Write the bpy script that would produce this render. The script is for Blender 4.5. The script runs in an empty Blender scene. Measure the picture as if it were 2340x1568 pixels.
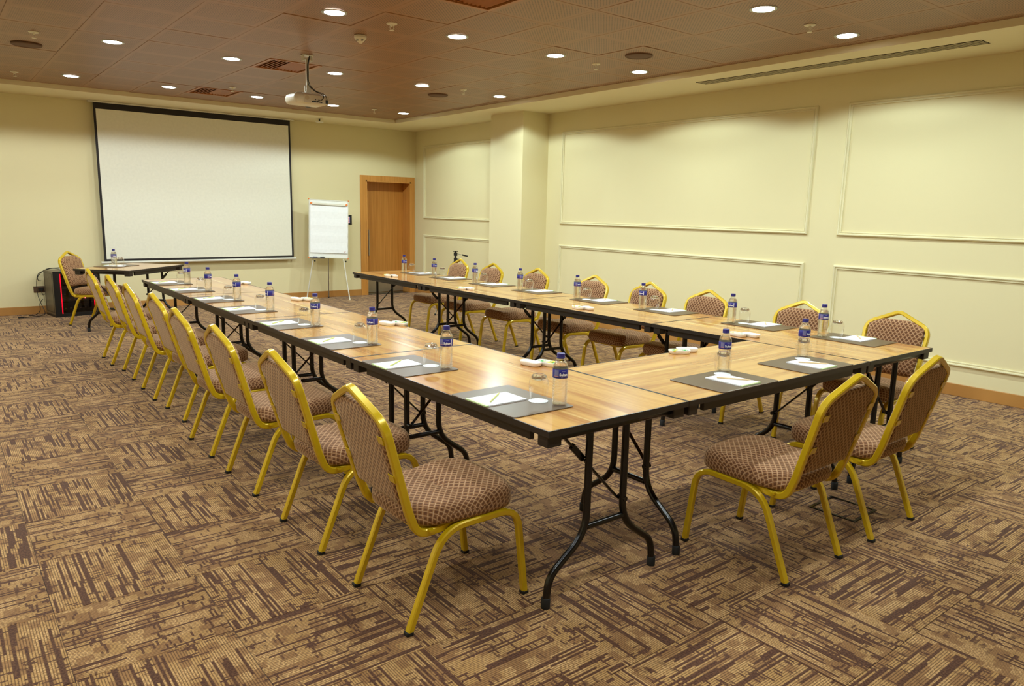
import bpy, bmesh, math, random
from mathutils import Vector, Matrix
C = bpy.context.scene.collection
sc = bpy.context.scene
rnd = random.Random(7)
PI = math.pi
# ------------------------------------------------------------------ camera, world, exposure
YAW, PIT, ROL, FPX, CAMH = 0.6692, 0.1775, 0.0222, 1685.16, 1.5286
fw = Vector((math.sin(YAW)*math.cos(PIT), math.cos(YAW)*math.cos(PIT), -math.sin(PIT)))
rt = Vector((math.cos(YAW), -math.sin(YAW), 0)); up = rt.cross(fw)
r2 = rt*math.cos(ROL) + up*math.sin(ROL); u2 = -rt*math.sin(ROL) + up*math.cos(ROL)
cd = bpy.data.cameras.new('camera'); cam = bpy.data.objects.new('camera', cd); C.objects.link(cam)
cam.matrix_world = Matrix(((r2.x, u2.x, -fw.x, 0), (r2.y, u2.y, -fw.y, 0), (r2.z, u2.z, -fw.z, CAMH), (0, 0, 0, 1)))
cd.sensor_fit = 'HORIZONTAL'; cd.sensor_width = 36; cd.lens = FPX/2340*36; cd.clip_start = .05; cd.clip_end = 60
sc.camera = cam
wd = bpy.data.worlds.new('world'); sc.world = wd; wd.use_nodes = True
wd.node_tree.nodes['Background'].inputs[0].default_value = (.02, .018, .015, 1)
wd.node_tree.nodes['Background'].inputs[1].default_value = .5
sc.view_settings.view_transform = 'Standard'; sc.view_settings.look = 'None'
sc.view_settings.gamma = 1; sc.view_settings.use_curve_mapping = False
sc.view_settings.exposure = 0.89
SPOT_W = 26.0; SPOT_COL = (.84, .96, .97); COOL_COL = (.80, 1.0, .98)
cy = sc.cycles
cy.max_bounces = 8; cy.diffuse_bounces = 3; cy.adaptive_threshold = .03; cy.glossy_bounces = 4; cy.transmission_bounces = 8; cy.transparent_max_bounces = 24
cy.caustics_reflective = False; cy.caustics_refractive = False; cy.sample_clamp_indirect = 4; cy.sample_clamp_direct = 0
# ------------------------------------------------------------------ constants of the room (metres)
XR, YF, XL, YB = 7.048, 11.844, -1.95, -3.0
ZC, ZS, SW = 2.934, 2.880, .904
TX, TY, TW, TL, TXR = 1.686, 1.908, .788, 1.591, 4.0385     # table rows
ORD = ['nearest', 'second', 'third', 'fourth', 'fifth', 'sixth', 'seventh', 'farthest']
# ------------------------------------------------------------------ material helpers
def lin(c):
    return tuple(((v/255)/12.92 if v/255 <= .04045 else ((v/255+.055)/1.055)**2.4) for v in c)
class Nt:
    def __init__(s, name):
        s.m = bpy.data.materials.new(name); s.m.use_nodes = True; s.t = s.m.node_tree; s.n = s.t.nodes
        s.b = s.n['Principled BSDF']; s.out = s.n['Material Output']
    def node(s, ty, **k):
        n = s.n.new(ty)
        for a, v in k.items(): setattr(n, a, v)
        return n
    def put(s, sock, v):
        if v is None: return
        if isinstance(v, bpy.types.NodeSocket): s.t.links.new(v, sock)
        elif isinstance(v, (tuple, list)) and len(v) == 3 and sock.type == 'RGBA': sock.default_value = (*v, 1)
        else: sock.default_value = v
    def M(s, op, a, b=None, c=None):
        n = s.node('ShaderNodeMath', operation=op)
        for i, v in enumerate((a, b, c)): s.put(n.inputs[i], v)
        return n.outputs[0]
    def mix(s, f, a, b, mode='MIX'):
        n = s.node('ShaderNodeMix', data_type='RGBA', blend_type=mode)
        s.put(n.inputs[0], f); s.put(n.inputs[6], a); s.put(n.inputs[7], b); return n.outputs[2]
    def sep(s, v):
        n = s.node('ShaderNodeSeparateXYZ'); s.put(n.inputs[0], v); return n.outputs
    def comb(s, x, y, z=0.0):
        n = s.node('ShaderNodeCombineXYZ')
        for i, v in enumerate((x, y, z)): s.put(n.inputs[i], v)
        return n.outputs[0]
    def noise(s, v, scale, detail=2, rough=.5):
        n = s.node('ShaderNodeTexNoise'); s.put(n.inputs['Vector'], v)
        n.inputs['Scale'].default_value = scale; n.inputs['Detail'].default_value = detail; n.inputs['Roughness'].default_value = rough
        return n.outputs[0]
    def white(s, v):
        n = s.node('ShaderNodeTexWhiteNoise', noise_dimensions='3D'); s.put(n.inputs['Vector'], v); return n.outputs[0]
    def ramp(s, v, a, b, lo=0.0, hi=1.0):
        n = s.node('ShaderNodeMapRange', interpolation_type='SMOOTHSTEP'); s.put(n.inputs[0], v)
        for i, q in enumerate((a, b, lo, hi)): n.inputs[i+1].default_value = q
        return n.outputs[0]
    def bump(s, h, strength=.3, dist=.002):
        n = s.node('ShaderNodeBump'); s.put(n.inputs['Height'], h); n.inputs['Strength'].default_value = strength; n.inputs['Distance'].default_value = dist
        s.t.links.new(n.outputs[0], s.b.inputs['Normal'])
    def set(s, **k):
        for a, v in k.items(): s.put(s.b.inputs[a.replace('_', ' ')], v)
        return s.m
MAT = {}
def flat(name, c, rough=.5, metal=0.0, spec=.5, **k):
    if name in MAT: return MAT[name]
    t = Nt(name); MAT[name] = t.m
    co = t.node('ShaderNodeTexCoord').outputs['Object']
    n = t.noise(co, 30, 2)
    col = lin(c)
    t.set(Base_Color=t.mix(n, tuple(v*.94 for v in col), tuple(min(1, v*1.06) for v in col)), Roughness=rough, Metallic=metal, Specular_IOR_Level=spec, **k)
    return t.m
def emit(name, c, s):
    t = Nt(name); MAT[name] = t.m
    return t.set(Base_Color=c, Emission_Color=c, Emission_Strength=s)
def wall_mat(name, c):
    t = Nt(name); co = t.node('ShaderNodeTexCoord').outputs['Object']
    n = t.noise(co, 1.2, 3); f = t.noise(co, 260, 2)
    col = lin(c)
    t.bump(f, .12, .001)
    return t.set(Base_Color=t.mix(n, tuple(v*.97 for v in col), tuple(v*1.03 for v in col)), Roughness=.62, Specular_IOR_Level=.3)
def wood_mat(name, dark, light, sc_across=18, along='y', rough=.4, random_off=True, contrast=1.0, streak=None, coat=0.0):
    t = Nt(name); co = t.node('ShaderNodeTexCoord').outputs['Object']; x, y, z = t.sep(co)
    r = t.node('ShaderNodeObjectInfo').outputs['Random']
    a, l = (x, y) if along == 'y' else (y, x)
    if along == 'z': a, l = t.M('ADD', x, y), z
    off = t.M('MULTIPLY', r, 37.0) if random_off else 0.0
    v = t.comb(t.M('ADD', t.M('MULTIPLY', a, sc_across), off), t.M('ADD', t.M('MULTIPLY', l, .8), off), 0.0)
    n1 = t.noise(v, 1.0, 4, .6)
    v2 = t.comb(t.M('MULTIPLY', a, sc_across*5), t.M('ADD', t.M('MULTIPLY', l, 2.5), off), 1.0)
    n2 = t.noise(v2, 1.0, 3, .6)
    f = t.ramp(t.M('ADD', t.M('MULTIPLY', n1, .75), t.M('MULTIPLY', n2, .25)), .5-.18/contrast, .5+.18/contrast)
    c = t.mix(f, lin(dark), lin(light))
    if streak:
        v3 = t.comb(t.M('ADD', t.M('MULTIPLY', a, sc_across*1.6), off), t.M('ADD', t.M('MULTIPLY', l, .5), off), 4.0)
        c = t.mix(t.ramp(t.noise(v3, 1.0, 1), .66, .74), c, lin(streak))
    return t.set(Base_Color=c, Roughness=rough, Coat_Weight=coat, Coat_Roughness=.06)
def uvnode(t):
    n = t.node('ShaderNodeUVMap', uv_map='UVMap'); return n.outputs[0]
def carpet_mat():
    t = Nt('carpet'); uv = uvnode(t); x, y, _ = t.sep(uv)
    r = t.node('ShaderNodeObjectInfo').outputs['Random']
    off = t.M('MULTIPLY', r, 91.0)
    x = t.M('ADD', x, t.M('FLOOR', off)); y = t.M('ADD', y, t.M('FLOOR', t.M('MULTIPLY', off, 1.7)))
    def streaks(w, length, p, seed):
        cx = t.M('FLOOR', t.M('DIVIDE', x, w))
        sh = t.M('MULTIPLY', t.white(t.comb(cx, seed, 1.0)), 7.0)
        cyy = t.M('FLOOR', t.M('ADD', t.M('DIVIDE', y, length), sh))
        wn = t.white(t.comb(cx, cyy, seed))
        return t.M('LESS_THAN', wn, p)
    s1 = streaks(.0087, .18, .17, 3.0); s2 = streaks(.0174, .12, .022, 5.0); s3 = t.M('MAXIMUM', streaks(.0174, .30, .018, 9.0), streaks(.0087, .50, .06, 13.0))
    # short cross pieces
    cyy = t.M('FLOOR', t.M('DIVIDE', y, .0075)); shx = t.M('MULTIPLY', t.white(t.comb(cyy, 2.0, 2.0)), 5.0)
    cxx = t.M('FLOOR', t.M('ADD', t.M('DIVIDE', x, .034), shx))
    s4 = t.M('LESS_THAN', t.white(t.comb(cxx, cyy, 4.0)), .18)
    big = t.noise(t.comb(x, y), 7, 3, .6)
    mott = t.noise(t.comb(x, y), 130, 2, .6)
    s4 = t.M('MULTIPLY', s4, t.ramp(big, .42, .56))
    blot = t.M('MULTIPLY', t.ramp(t.noise(t.comb(x, y), 62, 4, .7), .55, .66), t.ramp(big, .40, .62))
    d = t.M('MAXIMUM', t.M('MAXIMUM', s1, s2), t.M('MAXIMUM', s3, t.M('MAXIMUM', s4, t.M('MULTIPLY', blot, .8))))
    rib = t.M('ABSOLUTE', t.M('SINE', t.M('MULTIPLY', x, PI/.0087)))
    ribm = t.ramp(rib, .1, .85, .22, 1.0)
    tan = t.mix(t.ramp(mott, .38, .62), lin((158, 116, 72)), lin((214, 172, 116)))
    tan = t.mix(t.ramp(big, .35, .65), tan, lin((178, 136, 82)))
    pc = t.white(t.comb(t.M('FLOOR', t.M('DIVIDE', x, .0348)), t.M('FLOOR', t.M('ADD', t.M('DIVIDE', y, .052), t.M('MULTIPLY', t.white(t.comb(t.M('FLOOR', t.M('DIVIDE', x, .0348)), 7.0, 7.0)), 3.0))), 21.0))
    tan = t.mix(t.M('MULTIPLY', t.M('LESS_THAN', pc, .34), .75), tan, lin((140, 98, 60)))
    tan = t.mix(t.M('SUBTRACT', 1.0, ribm), tan, lin((82, 52, 32)))
    dk = t.mix(t.ramp(mott, .4, .65), lin((74, 44, 30)), lin((104, 68, 46)))
    c = t.mix(d, tan, dk)
    t.bump(t.M('ADD', t.M('MULTIPLY', rib, .5), mott), .35, .003)
    return t.set(Base_Color=c, Roughness=.95, Specular_IOR_Level=.15, Sheen_Weight=.15)
def perf_mat():
    t = Nt('perforated_ceiling_board'); uv = uvnode(t); x, y, _ = t.sep(uv)
    r = t.node('ShaderNodeObjectInfo').outputs['Random']
    p = .0205; k = math.sqrt(.5)
    a = t.M('DIVIDE', t.M('ADD', t.M('MULTIPLY', x, k), t.M('MULTIPLY', y, k)), p)
    b = t.M('DIVIDE', t.M('SUBTRACT', t.M('MULTIPLY', x, k), t.M('MULTIPLY', y, k)), p)
    fa = t.M('SUBTRACT', t.M('FRACT', a), .5); fb = t.M('SUBTRACT', t.M('FRACT', b), .5)
    dist = t.M('SQRT', t.M('ADD', t.M('MULTIPLY', fa, fa), t.M('MULTIPLY', fb, fb)))
    hole = t.ramp(dist, .18, .26, 1.0, 0.0)
    inn = t.M('MULTIPLY', t.M('LESS_THAN', t.M('ABSOLUTE', x), .232), t.M('LESS_THAN', t.M('ABSOLUTE', y), .232))
    hole = t.M('MULTIPLY', hole, inn)
    co = t.node('ShaderNodeTexCoord').outputs['Object']
    n = t.noise(t.comb(t.M('MULTIPLY', x, 30.0), y, r), 3, 3)
    base = t.mix(n, lin((148, 106, 76)), lin((172, 130, 94)))
    base = t.mix(t.M('MULTIPLY', r, .25), base, lin((136, 94, 64)))
    c = t.mix(hole, base, lin((34, 20, 10)))
    return t.set(Base_Color=c, Roughness=.42, Specular_IOR_Level=.45)
def fabric_mat():
    t = Nt('diamond_fabric'); uv = uvnode(t); x, y, _ = t.sep(uv)
    a0 = t.M('ADD', t.M('DIVIDE', x, .0285), t.M('DIVIDE', y, .034)); b0 = t.M('SUBTRACT', t.M('DIVIDE', x, .0285), t.M('DIVIDE', y, .034))
    a = t.M('ADD', a0, t.M('MULTIPLY', t.M('SINE', t.M('MULTIPLY', b0, 2*PI)), .022))
    b = t.M('ADD', b0, t.M('MULTIPLY', t.M('SINE', t.M('MULTIPLY', a0, 2*PI)), .022))
    da = t.M('SUBTRACT', .5, t.M('ABSOLUTE', t.M('SUBTRACT', t.M('FRACT', a), .5)))
    db = t.M('SUBTRACT', .5, t.M('ABSOLUTE', t.M('SUBTRACT', t.M('FRACT', b), .5)))
    d = t.M('MINIMUM', da, db)
    line = t.ramp(d, .028, .055, 1.0, 0.0); core = t.ramp(d, .17, .26)
    n = t.noise(t.comb(x, y), 400, 2)
    body = t.mix(core, lin((148, 101, 62)), lin((90, 54, 33)))
    body = t.mix(t.M('MULTIPLY', n, .3), body, lin((160, 114, 78)))
    c = t.mix(t.M('MULTIPLY', line, .58), body, lin((222, 196, 160)))
    t.bump(t.M('ADD', n, t.M('MULTIPLY', core, 1.0)), .25, .0015)
    return t.set(Base_Color=c, Roughness=.75, Specular_IOR_Level=.2, Sheen_Weight=.55, Sheen_Roughness=.4, Sheen_Tint=(1, .74, .46))
def thin_glass(name, tint, refl=1.0, ior=1.45, edge=.55):
    t = Nt(name); t.n.remove(t.b)
    tr = t.node('ShaderNodeBsdfTransparent'); tr.inputs[0].default_value = (*tint, 1)
    gl = t.node('ShaderNodeBsdfGlossy'); gl.inputs['Roughness'].default_value = .03; gl.inputs[0].default_value = (refl, refl, refl, 1)
    lw = t.node('ShaderNodeLayerWeight'); lw.inputs[0].default_value = .5
    f0 = ((ior-1)/(ior+1))**2; fac = t.M('ADD', t.M('MULTIPLY', t.M('POWER', lw.outputs['Facing'], 3.2), edge), f0)
    mx = t.node('ShaderNodeMixShader'); t.t.links.new(fac, mx.inputs[0]); t.t.links.new(tr.outputs[0], mx.inputs[1]); t.t.links.new(gl.outputs[0], mx.inputs[2])
    t.t.links.new(mx.outputs[0], t.out.inputs[0]); return t.m
def water_mat():
    t = Nt('drinking_water'); t.n.remove(t.b)
    tr = t.node('ShaderNodeBsdfTransparent'); tr.inputs[0].default_value = (.99, .99, .97, 1)
    g = t.node('ShaderNodeBsdfGlass'); g.inputs['IOR'].default_value = 1.33; g.inputs['Roughness'].default_value = 0.0
    mx = t.node('ShaderNodeMixShader'); mx.inputs[0].default_value = .55
    t.t.links.new(tr.outputs[0], mx.inputs[1]); t.t.links.new(g.outputs[0], mx.inputs[2]); t.t.links.new(mx.outputs[0], t.out.inputs[0]); return t.m
WALL = wall_mat('cream_wall_paint', (232, 219, 174)); TRIM = wall_mat('cream_moulding_paint', (234, 224, 184)); SOF = wall_mat('soffit_paint', (240, 228, 192))
CARPET = carpet_mat(); PERF = perf_mat(); FAB = fabric_mat()
TABLE = wood_mat('table_laminate', (176, 115, 58), (216, 165, 92), 11, 'y', .2, contrast=1.5, streak=(228, 196, 128), coat=.4)
DOORW = wood_mat('door_veneer', (186, 120, 46), (208, 142, 64), 30, 'z', .38)
FRAMEW = wood_mat('door_frame_wood', (196, 132, 56), (216, 152, 76), 25, 'z', .4)
BASEX = wood_mat('baseboard_wood_x', (170, 116, 56), (194, 140, 74), 20, 'x', .4, False)
BASEY = wood_mat('baseboard_wood_y', (170, 116, 56), (194, 140, 74), 20, 'y', .4, False)
GOLD = flat('yellow_gold_paint', (216, 180, 22), .26, .25, .6, Coat_Weight=.4, Coat_Roughness=.1)
BLACK = flat('black_tube_metal', (16, 13, 12), .22, .2, .6)
BEDGE = flat('dark_brown_edging', (38, 30, 25), .4)
RUB = flat('black_rubber', (14, 13, 12), .7)
PAD = flat('dark_brown_leatherette', (94, 72, 50), .36, 0, .5)
PAPER = flat('white_paper', (250, 250, 250), .8)
GREENP = flat('green_paper_edge', (212, 238, 176), .8)
PENG = flat('pale_green_pencil', (206, 206, 124), .45); PENB = flat('beige_pencil', (226, 196, 150), .45); LEAD = flat('pencil_lead', (60, 55, 50), .5)
DOILY = flat('white_doily_paper', (252, 252, 250), .9)
GLASS = thin_glass('thin_glass', (.985, .985, .98), 1.0, 1.55, .95); PLAST = thin_glass('clear_plastic', (.99, .99, .985), 1.0, 1.75, .8)
WATER = water_mat()
CAPB = flat('dark_blue_cap', (44, 40, 118), .35); LABB = flat('blue_label', (36, 34, 128), .4); LABW = flat('white_lettering', (250, 250, 250), .5)
LABG = flat('pale_label_picture', (120, 118, 160), .5); LABP = flat('pink_label_print', (206, 140, 140), .5)
CERAM = flat('white_ceramic', (248, 246, 236), .18, 0, .5)
SWG = flat('green_wrapper', (60, 170, 70), .3); SWY = flat('yellow_wrapper', (226, 220, 80), .3); SWW = flat('pale_wrapper', (236, 240, 200), .3)
WHITE = flat('white_plastic', (232, 226, 208), .4); WMET = flat('white_painted_metal', (226, 222, 208), .35, .1)
GREYM = flat('grey_metal', (170, 168, 160), .3, .7); STEEL = flat('brushed_steel', (176, 166, 146), .35, .8)
SCRN = flat('projection_fabric', (238, 234, 216), .9); SCRB = flat('screen_black_border', (30, 22, 20), .7)
DARK = flat('black_plastic', (22, 20, 20), .4); DARKV = flat('vent_dark', (12, 9, 7), .9)
VENTW = flat('brown_vent_paint', (176, 112, 58), .4); SPKB = flat('brown_speaker_grille', (104, 72, 50), .7)
ORANGE = flat('orange_plastic', (240, 130, 50), .4); RACKG = flat('rack_grey_metal', (104, 92, 74), .4)
RED = emit('red_led', (1, .0, .012), 1.3); LAMP = emit('lamp_diffuser', (1, .97, .88), 14.0)
SMOKED = thin_glass('smoked_glass', (.55, .5, .5))
# ------------------------------------------------------------------ mesh helpers
class MB:
    def __init__(s): s.v = []; s.f = []; s.uv = {}
    def add(s, vs, fs, uvs=None):
        o = len(s.v); s.v += [tuple(v) for v in vs]
        for i, f in enumerate(fs):
            s.f.append(tuple(o+q for q in f))
            if uvs: s.uv[len(s.f)-1] = uvs[i]
        return s
    def box(s, a, b, M=None, ch=0.0):
        (x0, y0, z0), (x1, y1, z1) = a, b
        if ch:                                   # chamfered vertical-and-top edges kept cheap: 24 verts
            c = ch; L = []
            for z, k in ((z0, c), (z0+c, 0), (z1-c, 0), (z1, c)):
                L.append([(x0+k+c*(k == 0), y0+k, z), (x1-k-c*(k == 0), y0+k, z), (x1-k, y0+k+c*(k == 0), z), (x1-k, y1-k-c*(k == 0), z), (x1-k-c*(k == 0), y1-k, z), (x0+k+c*(k == 0), y1-k, z), (x0+k, y1-k-c*(k == 0), z), (x0+k, y0+k+c*(k == 0), z)])
            return s.loft(L, M=M)
        vs = [(x, y, z) for z in (z0, z1) for x, y in ((x0, y0), (x1, y0), (x1, y1), (x0, y1))]
        if M: vs = [M @ Vector(v) for v in vs]
        return s.add(vs, [(0, 3, 2, 1), (4, 5, 6, 7), (0, 1, 5, 4), (1, 2, 6, 5), (2, 3, 7, 6), (3, 0, 4, 7)])
    def loft(s, loops, closed=False, caps=True, M=None):
        n = len(loops[0]); vs = [Vector(p) for l in loops for p in l]
        if M: vs = [M @ v for v in vs]
        fs = []
        m = len(loops)
        for i in range(m if closed else m-1):
            a, b = i*n, ((i+1) % m)*n
            for j in range(n): k = (j+1) % n; fs.append((a+j, a+k, b+k, b+j))
        if caps and not closed:
            fs.append(tuple(range(n))[::-1]); fs.append(tuple((m-1)*n+j for j in range(n)))
        return s.add(vs, fs)
    def sweep(s, path, prof, side=None, closed=False):
        P = [Vector(p) for p in path]; n = len(P); loops = []
        nrm = None
        for i in range(n):
            if closed: a, b = P[i-1], P[(i+1) % n]
            else: a, b = P[max(0, i-1)], P[min(n-1, i+1)]
            t = (b-a).normalized()
            if side is not None: nrm = Vector(side) - t*t.dot(Vector(side)); nrm.normalize()
            elif nrm is None:
                q = Vector((0, 0, 1)) if abs(t.z) < .9 else Vector((1, 0, 0)); nrm = (q - t*t.dot(q)).normalized()
            else: nrm = (nrm - t*t.dot(nrm)).normalized()
            bn = t.cross(nrm)
            loops.append([P[i] + nrm*u + bn*w for u, w in prof])
        return s.loft(loops, closed)
    def lathe(s, prof, n=24, M=None):
        loops = []
        for r, z in prof: loops.append([(max(r, 1e-5)*math.cos(2*PI*k/n), max(r, 1e-5)*math.sin(2*PI*k/n), z) for k in range(n)])
        return s.loft(loops, False, prof[0][0] > 1e-4 and prof[-1][0] > 1e-4 and prof[0] != prof[-1], M)
    def open_lathe(s, prof, n=24):
        loops = [[(max(r, 1e-5)*math.cos(2*PI*k/n), max(r, 1e-5)*math.sin(2*PI*k/n), z) for k in range(n)] for r, z in prof]
        return s.loft(loops, False, False)
    def mesh(s, name, smooth=None):
        me = bpy.data.meshes.new(name); me.from_pydata(s.v, [], s.f)
        if s.uv:
            u = me.uv_layers.new(name='UVMap')
            for p in me.polygons:
                q = s.uv.get(p.index)
                if q:
                    for li, c in zip(p.loop_indices, q): u.data[li].uv = c
        bm = bmesh.new(); bm.from_mesh(me); bmesh.ops.recalc_face_normals(bm, faces=bm.faces); bm.to_mesh(me); bm.free()
        if smooth is not None:
            me.polygons.foreach_set('use_smooth', [True]*len(me.polygons))
            if smooth < 170: me.set_sharp_from_angle(angle=math.radians(smooth))
        me.update(); return me
def circ(r, n=10): return [(r*math.cos(2*PI*k/n), r*math.sin(2*PI*k/n)) for k in range(n)]
def rrect(a, b, c):   # rounded rectangle profile, half sizes a,b, corner c
    return [(a-c, b), (-a+c, b), (-a, b-c), (-a, -b+c), (-a+c, -b), (a-c, -b), (a, -b+c), (a, b-c)]
def fillet(pts, r, n=5, closed=False):
    P = [Vector(p) for p in pts]; out = []; m = len(P)
    for i in range(m):
        if not closed and i in (0, m-1): out.append(P[i]); continue
        rr = r[i] if isinstance(r, (list, tuple)) else r
        a, p, b = P[i-1], P[i], P[(i+1) % m]
        u, w = (a-p), (b-p); rr = min(rr, u.length*.49, w.length*.49)
        if rr < 1e-6: out.append(p); continue
        A, B = p+u.normalized()*rr, p+w.normalized()*rr
        for k in range(n+1):
            t = k/n; out.append(A*(1-t)**2 + p*2*t*(1-t) + B*t*t)
    return out
def part(name, me, mat, parent=None, label=None, kind=None):
    o = bpy.data.objects.new(name, me); C.objects.link(o)
    if mat is not None and not me.materials: me.materials.append(mat)
    if parent is not None: o.parent = parent
    if label: o['label'] = label
    if kind: o['kind'] = kind
    return o
def tag(o, label, cat, group=None):
    o['label'] = label; o['category'] = cat
    if group: o['group'] = group
    return o
def thing(name, label, cat, loc=(0, 0, 0), rz=0, group=None):
    o = bpy.data.objects.new(name, None); C.objects.link(o); o.location = loc; o.rotation_euler = (0, 0, rz); o.empty_display_size = .1
    return tag(o, label, cat, group)
def struct(name, me, mat): return part(name, me, mat, None, None, 'structure')
def dup(root, loc, rz, label, group=None):
    def cp(o, par):
        c = o.copy(); C.objects.link(c)
        if par is not None: c.parent = par
        for ch in kids[o]: cp(ch, c)
        return c
    kids = KIDS[root]
    r = cp(root, None); r.location = loc; r.rotation_euler = (0, 0, rz); r['label'] = label
    if group: r['group'] = group
    return r
KIDS = {}
def proto(root):
    d = {}
    def walk(o): d[o] = list(o.children); [walk(c) for c in o.children]
    walk(root); KIDS[root] = d; return root
class Maker:            # first call uses the prototype itself, later calls copy it
    def __init__(s, root): s.r = proto(root); s.used = False
    def __call__(s, loc, rz, label, group=None):
        if not s.used:
            s.used = True; s.r.location = loc; s.r.rotation_euler = (0, 0, rz); s.r['label'] = label
            if group: s.r['group'] = group
            return s.r
        return dup(s.r, loc, rz, label, group)
def px(p):              # only used to rank how large repeated floor and ceiling tiles show
    d = Vector(p) - Vector((0, 0, CAMH)); z = d.dot(fw)
    if z < .1: return None
    return 1170 + FPX*d.dot(r2)/z, 784 - FPX*d.dot(u2)/z, z
# ------------------------------------------------------------------ walls
w = MB()
DX0, DX1, DZ = 6.052, 6.945, 1.99
w.box((XL-.15, YF, -.05), (DX0, YF+.12, 3.1)); w.box((DX1, YF, -.05), (XR+.15, YF+.12, 3.1)); w.box((DX0, YF, DZ), (DX1, YF+.12, 3.1))
struct('wall_far', w.mesh('wall_far'), WALL)
struct('wall_right', MB().box((XR, YB, -.05), (XR+.15, YF, 3.1)).mesh('wall_right'), WALL)
struct('wall_left', MB().box((XL-.15, YB, -.05), (XL, YF, 3.1)).mesh('wall_left'), WALL)
struct('wall_back', MB().box((XL-.15, YB-.15, -.05), (XR+.15, YB, 3.1)).mesh('wall_back'), WALL)
PX0, PY0, PY1 = 6.585, 8.18, 8.93
struct('wall_pillar', MB().box((PX0, PY0, 0), (XR, PY1, ZS)).mesh('wall_pillar'), WALL)
# door niche
w = MB(); w.box((DX0-.02, YF+.12, 0), (DX0, YF+.30, DZ+.02)); w.box((DX1, YF+.12, 0), (DX1+.02, YF+.30, DZ+.02)); w.box((DX0, YF+.12, DZ), (DX1, YF+.30, DZ+.02))
w.box((DX0, YF, 0), (DX0+.012, YF+.25, DZ)); w.box((DX1-.012, YF, 0), (DX1, YF+.25, DZ)); w.box((DX0+.012, YF, DZ-.012), (DX1-.012, YF+.25, DZ))
w.box((DX0-.5, YF+.30, -.05), (DX1+.5, YF+.34, 2.6))
door = struct('door_1', MB().box((DX0+.012, YF+.25, .008), (DX1-.012, YF+.292, DZ-.012)).mesh('door_slab'), DOORW)
part('door_reveal', w.mesh('door_reveal'), FRAMEW, door)
w = MB(); fo = (5.948, 7.028, 2.078)
for a, b in (((fo[0], YF-.018, 0), (DX0, YF-.0005, DZ)), ((DX1, YF-.018, 0), (fo[1], YF-.0005, DZ)), ((fo[0], YF-.018, DZ), (fo[1], YF-.0005, fo[2]))): w.box(a, b)
part('door_frame', w.mesh('door_frame'), FRAMEW, door)
w = MB()
for a, b in (((DX0, YF-.026, 0), (DX0+.022, YF-.0005, DZ)), ((DX1-.022, YF-.026, 0), (DX1, YF-.0005, DZ)), ((DX0, YF-.026, DZ-.022), (DX1, YF-.0005, DZ))): w.box(a, b)
part('door_bead', w.mesh('door_bead'), FRAMEW, door)
hh = MB(); hx = 6.212; hh.sweep([(hx, YF+.205, .68), (hx, YF+.205, 1.14)], circ(.014)); hh.box((hx-.006, YF+.205, .72), (hx+.006, YF+.251, .735)); hh.box((hx-.006, YF+.205, 1.085), (hx+.006, YF+.251, 1.10))
part('door_handle', hh.mesh('door_handle', 40), STEEL, door, 'long vertical steel pull handle')
part('kick_plate', MB().box((DX0+.016, YF+.246, .012), (DX1-.016, YF+.2505, .235)).mesh('kick_plate'), STEEL, door, 'brushed steel kick plate')
part('threshold', MB().box((DX0, YF-.01, -.004), (DX1, YF+.252, .006)).mesh('threshold'), BLACK, door)
# baseboards
BH, BT = .107, .016
struct('baseboard_far', MB().box((XL, YF-BT, 0), (fo[0], YF, BH), ch=.003).mesh('bb'), BASEX)
w = MB(); w.box((XR-BT, YB, 0), (XR, PY0, BH), ch=.003); w.box((XR-BT, PY1, 0), (XR, YF-BT, BH), ch=.003)
struct('baseboard_right', w.mesh('bb'), BASEY)
w = MB(); w.box((PX0-BT, PY0-BT, 0), (PX0, PY1+BT, BH), ch=.003)
struct('baseboard_pillar', w.mesh('bb'), BASEY)
struct('baseboard_left', MB().box((XL, YB, 0), (XL+BT, YF-BT, BH), ch=.003).mesh('bb'), BASEY)
struct('baseboard_back', MB().box((XL+BT, YB, 0), (XR-BT, YB+BT, BH), ch=.003).mesh('bb'), BASEX)
# soffit ring
w = MB(); SI = (XL+SW, XR-SW, YB+SW, YF-SW); ZT = 3.1
w.box((XL, YB, ZS), (SI[0], YF, ZT)); w.box((SI[1], YB, ZS), (XR, YF, ZT)); w.box((SI[0], YB, ZS), (SI[1], SI[2], ZT)); w.box((SI[0], SI[3], ZS), (SI[1], YF, ZT))
struct('trim_1', w.mesh('soffit'), SOF)
# panel mouldings (mitred picture-frame bead on the right wall)
def moulding(y0, y1, z0, z1, k):
    prof = [(0, 0), (0, .012), (.004, .020), (.012, .026), (.020, .024), (.024, .012), (.030, .010), (.034, .016), (.040, .014), (.042, 0)]
    L = []
    for y, z, sy, sz in ((y0, z0, 1, 1), (y1, z0, -1, 1), (y1, z1, -1, -1), (y0, z1, 1, -1)):
        L.append([(XR - h, y + sy*d, z + sz*d) for d, h in prof])
    struct('trim_%d' % k, MB().loft(L, closed=True, caps=False).mesh('moulding', 50), TRIM)
k = 2
for y0, y1 in ((PY1+.10, 11.53), (4.106, 7.872), (.02, 3.791), (-2.9, -.295)):
    moulding(y0, y1, 1.355, 2.615, k); moulding(y0, y1, .262, 1.072, k+1); k += 2
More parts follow.
